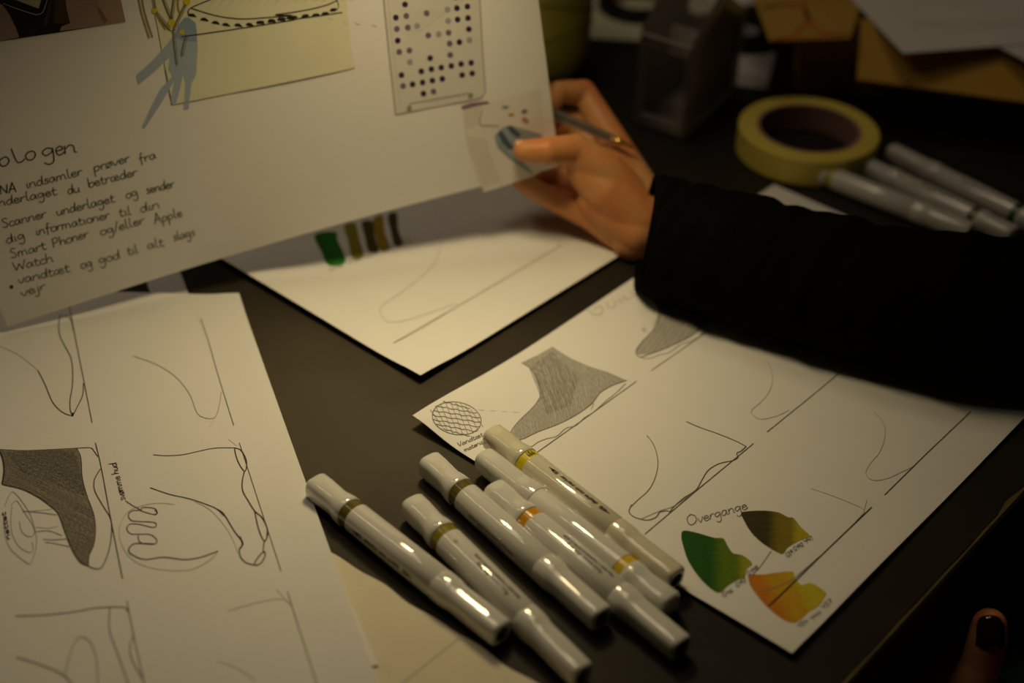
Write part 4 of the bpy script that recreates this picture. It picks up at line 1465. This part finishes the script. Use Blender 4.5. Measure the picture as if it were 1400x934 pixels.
# ------------------------------------------------------------------ yellow green cup
cc = at(733, 96)
ct = np.array([cc[0], cc[1], T])
cup = thing('glazed_cup', ct, 'yellow green glazed cup with thin green lines, behind the upper edge of the held board', 'cup')
R_ = .049
prof = [(.020, .0), (.030, .0005), (.040, .006), (.046, .018), (R_, .035), (R_ + .001, .06), (R_, .09), (R_ - .001, .13), (R_ - .004, .13), (R_ - .004, .09), (R_ - .005, .035), (.035, .010), (.002, .008)]
V, Fc = lathe(ct, prof, 64)
link_mesh('cup_body', V, Fc, M['cup'], cup, smooth=True)
V, Fc = lathe(ct, [(.002, .0002), (.020, .0)], 64)
link_mesh('cup_foot', V, Fc, M['cup'], cup, smooth=True)
for z0, amp in ((.05, .008), (.075, .010), (.105, .009)):
    pts = []
    for i in range(65):
        t = 6.28318 * i / 64
        pts.append(ct + np.array([(R_ + .0012) * math.cos(t), (R_ + .0012) * math.sin(t), z0 + amp * math.sin(2 * t + z0 * 60)]))
    V, Fc = tube_mesh(pts, [.0007] * 65, 6, False)
    link_mesh('glaze_line', V, Fc, M['cup_line'], cup, smooth=True)

# ------------------------------------------------------------------ green-white card and black tape roll
p0, p1, p2 = at(800, 51, T + .001), at(878, 56, T + .001), at(915, 20, T + .001)
d1 = p1 - p0
d1 /= np.linalg.norm(d1)
d2 = np.array([-d1[1], d1[0], 0])
S_c = Surface(p0, p0 + d1 * .15, p0 + d1 * .15 + d2 * .2, p0 + d2 * .2)
S_c = Surface(p0, p1, p1 + d1 * .06 + d2 * .16, p0 - d1 * .01 + d2 * .2)
sheet('pale_card', S_c, M['pale_green_card'], 'pale greenish card under the black tape roll at the far side', 'card', nu=6, nv=6)
cc = at(873, 5, T + .006)
ct = np.array([cc[0], cc[1], T + .0018])
bt = thing('black_tape_roll', ct, 'black ring of tape lying flat on the pale greenish card', 'tape')
V, Fc = lathe(ct, [(.025, 0), (.041, 0), (.042, .001), (.042, .008), (.041, .009), (.025, .009)], 56, True)
o = link_mesh('tape_winding', V, Fc, M['black_tape'], bt, smooth=True)
o.data.set_sharp_from_angle(angle=math.radians(35))
V, Fc = lathe(ct, [(.0238, 0.0003), (.0249, 0.0003), (.0249, .0086), (.0238, .0086)], 56, True)
link_mesh('core', V, Fc, M['tape_core'], bt)

# small grey card and black clip-like reel beyond the clear box
g = [at(985, 114, T + .001), at(1048, 121, T + .001), at(1062, 66, T + .001), at(1004, 56, T + .001)]
sheet('grey_card', Surface(*g), M['paper_grey'], 'small grey card lying between the clear box and the cardboard box', 'card', nu=4, nv=4)
cc = at(1020, 42, T + .012)
ct = np.array([cc[0], cc[1], T + .0004])
rb = thing('black_reel', ct, 'small dark reel beyond the grey card', 'reel')
V, Fc = lathe(ct, [(.012, 0), (.032, 0), (.033, .002), (.033, .010), (.032, .012), (.012, .012)], 48, True)
link_mesh('winding', V, Fc, M['black_tape'], rb, smooth=False)
V, Fc = lathe(ct, [(.010, 0.0005), (.0119, 0.0005), (.0119, .0115), (.010, .0115)], 48, True)
link_mesh('hub', V, Fc, M['paper_grey'], rb)
w0 = [at(975, 16, T + .0008), at(1045, 1, T + .0008)]
dw = (w0[1] - w0[0]) / np.linalg.norm(w0[1] - w0[0])
dn_ = np.array([-dw[1], dw[0], 0])
sheet('far_sheet', Surface(w0[0] - dw * .02, w0[0] + dw * .12, w0[0] + dw * .12 + dn_ * .15, w0[0] - dw * .02 + dn_ * .15), M['paper'], 'white sheet just showing at the top beyond the clear box', 'paper', nu=4, nv=4)

# ------------------------------------------------------------------ cardboard box, ochre print, white sheets on it
f0, f1 = at(1085, 125), at(1470, 163)
d1 = (f1 - f0) / np.linalg.norm(f1 - f0)
d2 = np.array([-d1[1], d1[0], 0])
HB = .075
WL, DL = .40, .30
base = [f0, f0 + d1 * WL, f0 + d1 * WL + d2 * DL, f0 + d2 * DL]
box = thing('cardboard_box', (base[0] + base[1]) / 2, 'open brown cardboard box at the far right with papers lying over it', 'box')


def slab(name, loop, nrm, th, m, parent, label=None):
    bm_ = bmesh.new()
    nrm = np.asarray(nrm, float)
    nrm = nrm / np.linalg.norm(nrm)
    prism(bm_, loop, [np.asarray(p) + nrm * th for p in loop])
    return link_bm(name, bm_, m, parent, label=label)


tp = [p + up * HB for p in base]
slab('bottom', [p + up * .0005 for p in base], up, .003, M['cardboard'], box)
slab('side_wall', [base[0], base[1], tp[1], tp[0]], d2, .003, M['cardboard'], box)
slab('side_wall', [base[3], base[2], tp[2], tp[3]], -d2, .003, M['cardboard'], box)
slab('side_wall', [base[0], base[3], tp[3], tp[0]], d1, .003, M['cardboard'], box)
slab('side_wall', [base[1], base[2], tp[2], tp[1]], -d1, .003, M['cardboard'], box)
ql, qr = at(1171, 111, T + .045), at(1460, 151, T + .045)
ha = tp[0] + d1 * ((ql - tp[0]) @ d1) - d2 * .001
hb = tp[0] + d1 * ((qr - tp[0]) @ d1) - d2 * .001
slab('flap', [ha, ql, qr, hb], np.cross(ql - ha, hb - ha), .003, M['cardboard'], box, 'front flap folded outward')
# ochre sheet with red rings lying across the left rim
zt = T + HB + .0015
oc = [at(1052, 57, zt), at(1163, 52, zt), at(1178, 0, zt), at(1034, 8, zt)]
oc[2] = oc[1] + (oc[2] - oc[1]) * 2.2
oc[3] = oc[0] + (oc[3] - oc[0]) * 2.2
S_o = Surface(*oc)
o_o = sheet('ochre_print', S_o, M['orange_paper'], 'ochre printed sheet with red rings, lying on the left end of the cardboard box', 'paper', nu=6, nv=6)
k = Ink(S_o)
c5 = crop(1000, 0, 3.5)
for pts in (((140, 40), (250, 25), (340, 40), (365, 95), (320, 150), (260, 185), (190, 195)), ((350, 20), (370, 90), (420, 150), (490, 165), (560, 160)), ((150, 40), (260, 20), (420, 10), (580, 5)),
            ((185, 190), (300, 188), (430, 175), (560, 165))):
    k.stroke(c5(*pts), 3.2, 'red_line')
k.build('red_print', o_o, 'red ring lines')
wq = [at(1235, 73, zt + .002), at(1366, 63, zt + .002)]
d_a = (wq[1] - wq[0]) / np.linalg.norm(wq[1] - wq[0])
d_b = at(1165, 0, zt + .002) - wq[0]
d_b = d_b / np.linalg.norm(d_b)
S_w = Surface(wq[0], wq[0] + d_a * .21, wq[0] + d_a * .21 + d_b * .297, wq[0] + d_b * .297)
o_w = sheet('sketch_paper', S_w, M['paper'], 'white sketch sheet lying over the cardboard box, its corner pointing to the tape roll', 'paper', nu=8, nv=8)
k = Ink(S_w)
k.stroke(c5((860, 40), (890, 15), (1000, 5), (1250, 20)), .8, 'pencil_faint')
k.stroke(c5((860, 115), (1100, 108), (1399, 108)), .8, 'pencil_light', smooth=False)
k.stroke(c5((870, 130), (1150, 135), (1399, 130)), .6, 'pencil_faint', smooth=False)
k.build('pencil_line', o_w)
v0, v1 = at(1362, 62, zt + .0008), at(1400, 82, zt + .0008)
d_a = (v1 - v0) / np.linalg.norm(v1 - v0)
d_b = np.array([-d_a[1], d_a[0], 0])
sheet('under_sheet', Surface(v0 - d_a * .06, v0 + d_a * .15, v0 + d_a * .15 + d_b * .2, v0 - d_a * .06 + d_b * .2), M['paper'], 'second white sheet under the sketch sheet, at the right edge on the cardboard box', 'paper', nu=4, nv=4)

# ------------------------------------------------------------------ person
DB = depth_of(BR)


def bd(px, py):
    return depth_of(S_B.at(px, py))


def blob(chains, voxel, smooth_it=6):
    """chains of (point, radius); union of tapered capsules -> one skin mesh (verts, faces)"""
    bm_ = bmesh.new()
    for ch in chains:
        for i, (p, r) in enumerate(ch):
            bmesh.ops.create_uvsphere(bm_, u_segments=20, v_segments=14, radius=r, matrix=Matrix.Translation(Vector(p)))
            if i:
                p0_, r0_ = ch[i - 1]
                d_ = np.asarray(p) - np.asarray(p0_)
                L_ = np.linalg.norm(d_)
                if L_ < 1e-6:
                    continue
                sn = (r0_ - r) / L_
                sn = max(-.95, min(.95, sn))
                cs = math.sqrt(1 - sn * sn)
                a_, y_, z_ = frame_of(d_)
                vs = []
                for (pp, rr) in ((np.asarray(p0_) + a_ * r0_ * sn, r0_ * cs), (np.asarray(p) + a_ * r * sn, r * cs)):
                    vs.append([bm_.verts.new(tuple(pp + rr * (math.cos(6.28318 * q_ / 20) * y_ + math.sin(6.28318 * q_ / 20) * z_))) for q_ in range(20)])
                for q_ in range(20):
                    j_ = (q_ + 1) % 20
                    bm_.faces.new((vs[0][q_], vs[0][j_], vs[1][j_], vs[1][q_]))
                bm_.faces.new(vs[0][::-1])
                bm_.faces.new(vs[1])
    me = bpy.data.meshes.new('tmp')
    bm_.to_mesh(me)
    bm_.free()
    ob = bpy.data.objects.new('tmp', me)
    COL.objects.link(ob)
    rm = ob.modifiers.new('r', 'REMESH')
    rm.mode = 'VOXEL'
    rm.voxel_size = voxel
    sm = ob.modifiers.new('s', 'SMOOTH')
    sm.factor = .5
    sm.iterations = smooth_it
    dg = bpy.context.evaluated_depsgraph_get()
    me2 = bpy.data.meshes.new_from_object(ob.evaluated_get(dg))
    V = [np.array(v.co) for v in me2.vertices]
    Fc = [tuple(p.vertices) for p in me2.polygons]
    bpy.data.objects.remove(ob)
    bpy.data.meshes.remove(me)
    bpy.data.meshes.remove(me2)
    return V, Fc


HD = DB + .004          # depth of the hand's middle


def J(px, py, dd, r):
    return (pd(px, py, HD + dd), r)


tb = bd(718, 208)
thumb = [J(868, 285, .004, .019), J(826, 236, -.006, .0165), J(786, 205, -.016, .0122), (pd(748, 206, tb - .0125), .0098), (pd(716, 206, tb - .0105), .0082)]
thenar = [J(872, 300, .002, .020), J(830, 262, -.004, .0185), J(800, 232, -.006, .0145)]
w1, w2 = J(880, 272, .010, .0165), J(868, 326, .008, .0165)
index = [w1, J(838, 192, .020, .0118), J(798, 126, .026, .0098), J(764, 126, .014, .0088), J(751, 145, .006, .0078)]
middle = [J(872, 290, .016, .016), J(826, 218, .030, .0118), J(782, 166, .036, .0096), J(748, 176, .030, .0086), J(718, 196, .026, .0078)]
ring = [J(868, 308, .014, .016), J(808, 252, .028, .0118), J(765, 238, .032, .0095), J(728, 240, .028, .0086), J(700, 228, .026, .0076)]
pinky = [w2, J(808, 292, .014, .0125), J(768, 278, .018, .0092), J(736, 262, .018, .0082), J(712, 248, .018, .0072)]
fill1 = [w1, J(832, 215, .012, .013), ]
fill2 = [J(870, 318, .0, .017), J(815, 275, .004, .015)]
fill4 = [J(812, 268, .018, .0125), J(776, 255, .029, .0095)]
fill3 = [J(875, 300, .010, .020), J(818, 240, .016, .014)]
wrist = [J(874, 300, .008, .024), J(900, 308, .010, .025), J(960, 328, .012, .026)]
wr2 = [J(876, 278, .008, .019), J(905, 290, .010, .02)]
wr3 = [J(866, 326, .006, .018), J(905, 325, .010, .02)]
Vh, Fh = blob([thumb, thenar, index, middle, ring, pinky, fill1, fill2, fill3, fill4, wrist, wr2, wr3], .0012, 4)

# arm run, hidden in the sweater
fa = [at(985, 330, T + .048), at(1150, 388, T + .052), at(1400, 422, T + .058)]
el = np.array([fa[2][0] + .20, fa[2][1] - .01, T + .065])
sh_r = el + np.array([.18, -.16, .30])
tz = T - .034
lt = at(1352, 850, tz)
sh_l = sh_r + np.array([-.24, -.34, 0.0])
el_l = np.array([lt[0] + .20, lt[1] - .20, T - .02])
DLf = depth_of(lt)


def K(px, py, dd, r):
    return (pd(px, py, DLf + dd), r)


lw = np.array(K(1300, 1060, .03, .02)[0])
l_thumb = [K(1353, 856, 0, .0106), K(1350, 876, .001, .0118), K(1340, 912, .004, .0118), K(1318, 958, .008, .0135), K(1296, 1030, .020, .018)]
l_index = [K(1282, 1000, .03, .014), K(1268, 930, .022, .0115), K(1292, 900, .030, .0100), K(1322, 908, .042, .0090), K(1335, 940, .045, .008)]
l_mid = [K(1282, 1010, .04, .014), K(1246, 962, .034, .0115), K(1262, 920, .048, .0100), K(1300, 922, .058, .0090), K(1318, 955, .06, .008)]
l_ring = [K(1280, 1020, .05, .014), K(1236, 992, .048, .0112), K(1246, 950, .062, .0096), K(1284, 945, .072, .0088), K(1300, 975, .07, .0078)]
l_pink = [K(1280, 1035, .055, .014), K(1234, 1022, .06, .010), K(1236, 985, .074, .0086), K(1264, 975, .082, .0078), K(1280, 1000, .08, .007)]
l_palm = [(lw, .022), K(1285, 1015, .035, .021), K(1270, 985, .036, .016)]
l_fore = [(lw, .022), (lw * .6 + el_l * .4, .030), (el_l, .038)]
Vl, Fl = blob([l_thumb, l_index, l_mid, l_ring, l_pink, l_palm, l_fore[:2]], .0015, 8)

pelvis = (sh_r + sh_l) / 2 + np.array([.05, -.02, -.50])
chest = (sh_r + sh_l) / 2 + np.array([.01, 0, -.08])
neck = (sh_r + sh_l) / 2 + np.array([0, 0, .05])
hd_ = neck + np.array([-.05, .06, .15])
core = [[(fa[0], .026), (fa[1], .034), (fa[2], .038), (el, .040), (sh_r, .052), (neck, .055), (sh_l, .052), (el_l, .040), (lw * .6 + el_l * .4, .030)],
        [(pelvis, .12), (chest, .13), (neck, .06), (hd_ - [0, 0, .05], .06), (hd_, .082), (hd_ + [0, 0, .035], .085)], [(hd_ - [0, 0, .02], .07), (hd_ + [-.045, .04, -.05], .045)],
        [(hd_ + [-.05, .045, .02], .03), (hd_ + [-.068, .058, -.015], .012)]]
Vc, Fc_ = blob(core, .008, 4)
person = thing('person', (pelvis[0], pelvis[1], 0), 'person in a black long-sleeved sweater holding the white board and a pen over the table', 'person')
V = Vh + Vl + Vc
Fc = Fh + [tuple(q + len(Vh) for q in f) for f in Fl] + [tuple(q + len(Vh) + len(Vl) for q in f) for f in Fc_]
body = link_mesh('body', V, Fc, M['skin'], person, smooth=True, label='bare hands of the person')


# head with face and hair, beyond the frame
def ellipsoid(c_, rx, ry, rz, ax_, nu=28, nv=20, fn=None):
    a_, y_, z_ = ax_
    V, Fc = [], []
    for i in range(nv + 1):
        ph_ = math.pi * i / nv
        for j in range(nu):
            t = 2 * math.pi * j / nu
            p = np.array([math.sin(ph_) * math.cos(t), math.sin(ph_) * math.sin(t), math.cos(ph_)])
            s_ = 1 + (fn(p) if fn else 0)
            V.append(c_ + s_ * (a_ * rx * p[0] + y_ * ry * p[1] + z_ * rz * p[2]))
    for i in range(nv):
        for j in range(nu):
            k2 = (j + 1) % nu
            Fc.append((i * nu + j, (i + 1) * nu + j, (i + 1) * nu + k2, i * nu + k2))
    return V, Fc


def nail(p, nrm, fwd, wd, ln, m, parent, label):
    nrm = np.asarray(nrm, float) / np.linalg.norm(nrm)
    fwd = np.asarray(fwd, float)
    fwd = fwd - nrm * (fwd @ nrm)
    fwd /= np.linalg.norm(fwd)
    sd = np.cross(nrm, fwd)
    V, Fc = [], []
    nu, nv = 9, 9
    for i in range(nu):
        a = (i / (nu - 1) - .5) * 2
        for j in range(nv):
            b = (j / (nv - 1) - .5) * 2
            ww = wd * (1 - .25 * max(0, b) ** 3)
            rnd = ln * (1 - .22 * a * a * (1 if b > 0 else .6))
            V.append(p + sd * a * ww + fwd * b * rnd - nrm * (.45 * wd * a * a + .12 * ln * b * b))
    for i in range(nu - 1):
        for j in range(nv - 1):
            Fc.append((i * nv + j, (i + 1) * nv + j, (i + 1) * nv + j + 1, i * nv + j + 1))
    o_ = link_mesh('fingernail', V, Fc, m, parent, smooth=True, label=label)
    so = o_.modifiers.new('s', 'SOLIDIFY')
    so.thickness = .0007
    so.offset = 0
    return o_


tn = thumb[-1][0]
nail(tn + UP * .0066 - FW * .0040 - RT * .001, UP * .8 - FW * .55, -RT - UP * .05, .0045, .0056, M['nail'], body, 'pale thumbnail over the board')
ln_ = np.array(l_thumb[1][0]) * .5 + np.array(l_thumb[0][0]) * .5
nail(ln_ - FW * .0116 - RT * .0022 + UP * .003, -FW - RT * .18 + UP * .12, UP + RT * .05, .0078, .0098, M['nail_polish'], body, 'dark polished thumbnail of the lower hand')

# sweater: holding sleeve
SW = [((881, 317), .0425, 1.0), ((910, 325), .0435, 1.0), ((965, 341), .045, 1.0), ((1040, 362), .0465, 1.0), ((1100, 378), .0465, 1.0), ((1180, 398), .0475, 1.0), ((1280, 416), .0495, 1.0), ((1400, 427), .052, 1.0)]
cent, rad = [], []
for (px, r, s_) in SW:
    cent.append(at(px[0], px[1], T + r * .93 + .0015))
    rad.append(r)
cent += [el, (el + sh_r) / 2, sh_r]
rad += [.060, .066, .072]
cs_ = catmull(cent, 9)
rs_ = [float(x[0]) for x in catmull([np.array([r]) for r in rad], 9)]


def sleeve(cs, rs, name, flat_z=None, ends=True, n=44):
    cuff = RT * .985 - UP * .17
    V, Fc = [], []
    m_ = len(cs)
    for lay in (0, 1):
        for i in range(m_):
            dv = cs[min(i + 1, m_ - 1)] - cs[max(i - 1, 0)]
            dv = dv / np.linalg.norm(dv)
            bl_ = max(0.0, 1 - i / 14)
            a_, y_, z_ = frame_of(cuff * bl_ + dv * (1 - bl_))
            for q_ in range(n):
                t = 6.28318 * q_ / n
                f_ = .030 * math.sin(i * .55 + 1.5 * math.sin(t)) * math.sin(t * 2 + i * .21) + .018 * math.sin(i * 1.15 + 3 * t) + .012 * math.sin(5 * t - i * .4)
                f_ *= min(1, i / 6)
                r_ = rs[i] * (1 + f_) - (.0025 if lay else 0)
                p = cs[i] + r_ * (math.cos(t) * y_ + math.sin(t) * z_)
                if flat_z is not None and p[2] < flat_z:
                    p = np.array([p[0], p[1], flat_z + (.0025 if lay else 0) * .5])
                V.append(p)
    N_ = m_ * n
    for i in range(m_ - 1):
        for q_ in range(n):
            j = (q_ + 1) % n
            Fc.append((i * n + q_, i * n + j, (i + 1) * n + j, (i + 1) * n + q_))
            Fc.append((N_ + i * n + q_, N_ + (i + 1) * n + q_, N_ + (i + 1) * n + j, N_ + i * n + j))
    for q_ in range(n):
        j = (q_ + 1) % n
        Fc.append((q_, N_ + q_, N_ + j, j))
    return V, Fc


Vs, Fs = sleeve(cs_, rs_, 'sleeve', T + .0030)
swt = thing('x', (0, 0, 0), None, None)
bpy.data.objects.remove(swt)
Vb, Fb = blob([[(sh_r, .075), (neck - [0, 0, .03], .075), (sh_l, .075), (el_l, .060), (lw * .45 + el_l * .55, .052)], [(sh_r * .5 + sh_l * .5 - [0, 0, .06], .145), (pelvis + [0, 0, .06], .150)],
               [(sh_r - [0, 0, .05], .09), (pelvis + [0, 0, .05], .13)], [(sh_l - [0, 0, .05], .09), (pelvis + [0, 0, .05], .13)]], .008, 6)
V = Vs + Vb
Fc = Fs + [tuple(q_ + len(Vs) for q_ in f) for f in Fb]
swo = link_mesh('sweater', V, Fc, M['sweater'], person, smooth=True, label='black knitted sweater with long loose sleeves')
Vq, Fq = blob([[(hd_ + [.02, -.015, .05], .092), (hd_ + [.055, -.05, -.06], .06), (hd_ + [.07, -.06, -.16], .04)]], .008, 4)
link_mesh('hair', Vq, Fq, M['ink_brown'], person, smooth=True, label='dark brown hair')
# trousers
kn_l = lt + np.array([.0, .02, 0])
kn_l[2] = T - .16
kn_r = kn_l + np.array([.24, .22, 0])
hp_l = pelvis + np.array([-.08, -.10, 0])
hp_r = pelvis + np.array([.08, .08, 0])
Vt, Ft = blob([[(hp_l, .10), (hp_l * .4 + kn_l * .6, .085), (kn_l, .070)], [(hp_r, .10), (hp_r * .4 + kn_r * .6, .085), (kn_r, .070)], [(pelvis, .13), (hp_l, .11)], [(pelvis, .13), (hp_r, .11)],
               [(kn_l, .070), (kn_l + [-.02, .02, -.42], .048)], [(kn_r, .070), (kn_r + [-.02, .02, -.42], .048)]], .009, 6)
link_mesh('trousers', Vt, Ft, M['trousers'], person, smooth=True, label='dark green trousers')

# ------------------------------------------------------------------ pen in the hand
pa, pb = pd(744, 148, HD - .002), pd(868, 203, HD - .004)
pa, pb = pd(742, 149, HD - .006), pd(868, 203, HD - .006)
pax = (pb - pa) / np.linalg.norm(pb - pa)
pa = pa - pax * .045
pl = np.linalg.norm(pb - pa)
pen = thing('ballpoint_pen', (pa + pb) / 2, 'clear ballpoint pen with a brass tip held across the hand', 'pen')
V, Fc = tube_mesh([pa, pa + pax * (pl - .022), pa + pax * (pl - .017)], [.0038, .0038, .0030], 6)
link_mesh('clear_barrel', V, Fc, M['pen_clear'], pen)
V, Fc = tube_mesh([pa + pax * .012, pa + pax * (pl - .020)], [.0014, .0014], 10)
link_mesh('refill', V, Fc, M['pen_ink'], pen, smooth=True, label='dark ink refill')
V, Fc = tube_mesh([pa + pax * (pl - .0175), pa + pax * (pl - .012), pa + pax * (pl - .004), pb], [.0029, .0026, .0012, .0005], 14)
link_mesh('tip', V, Fc, M['brass'], pen, smooth=True, label='brass writing tip')
V, Fc = tube_mesh([pa - pax * .004, pa + pax * .004], [.0036, .0036], 12)
link_mesh('end_plug', V, Fc, M['print_black'], pen)
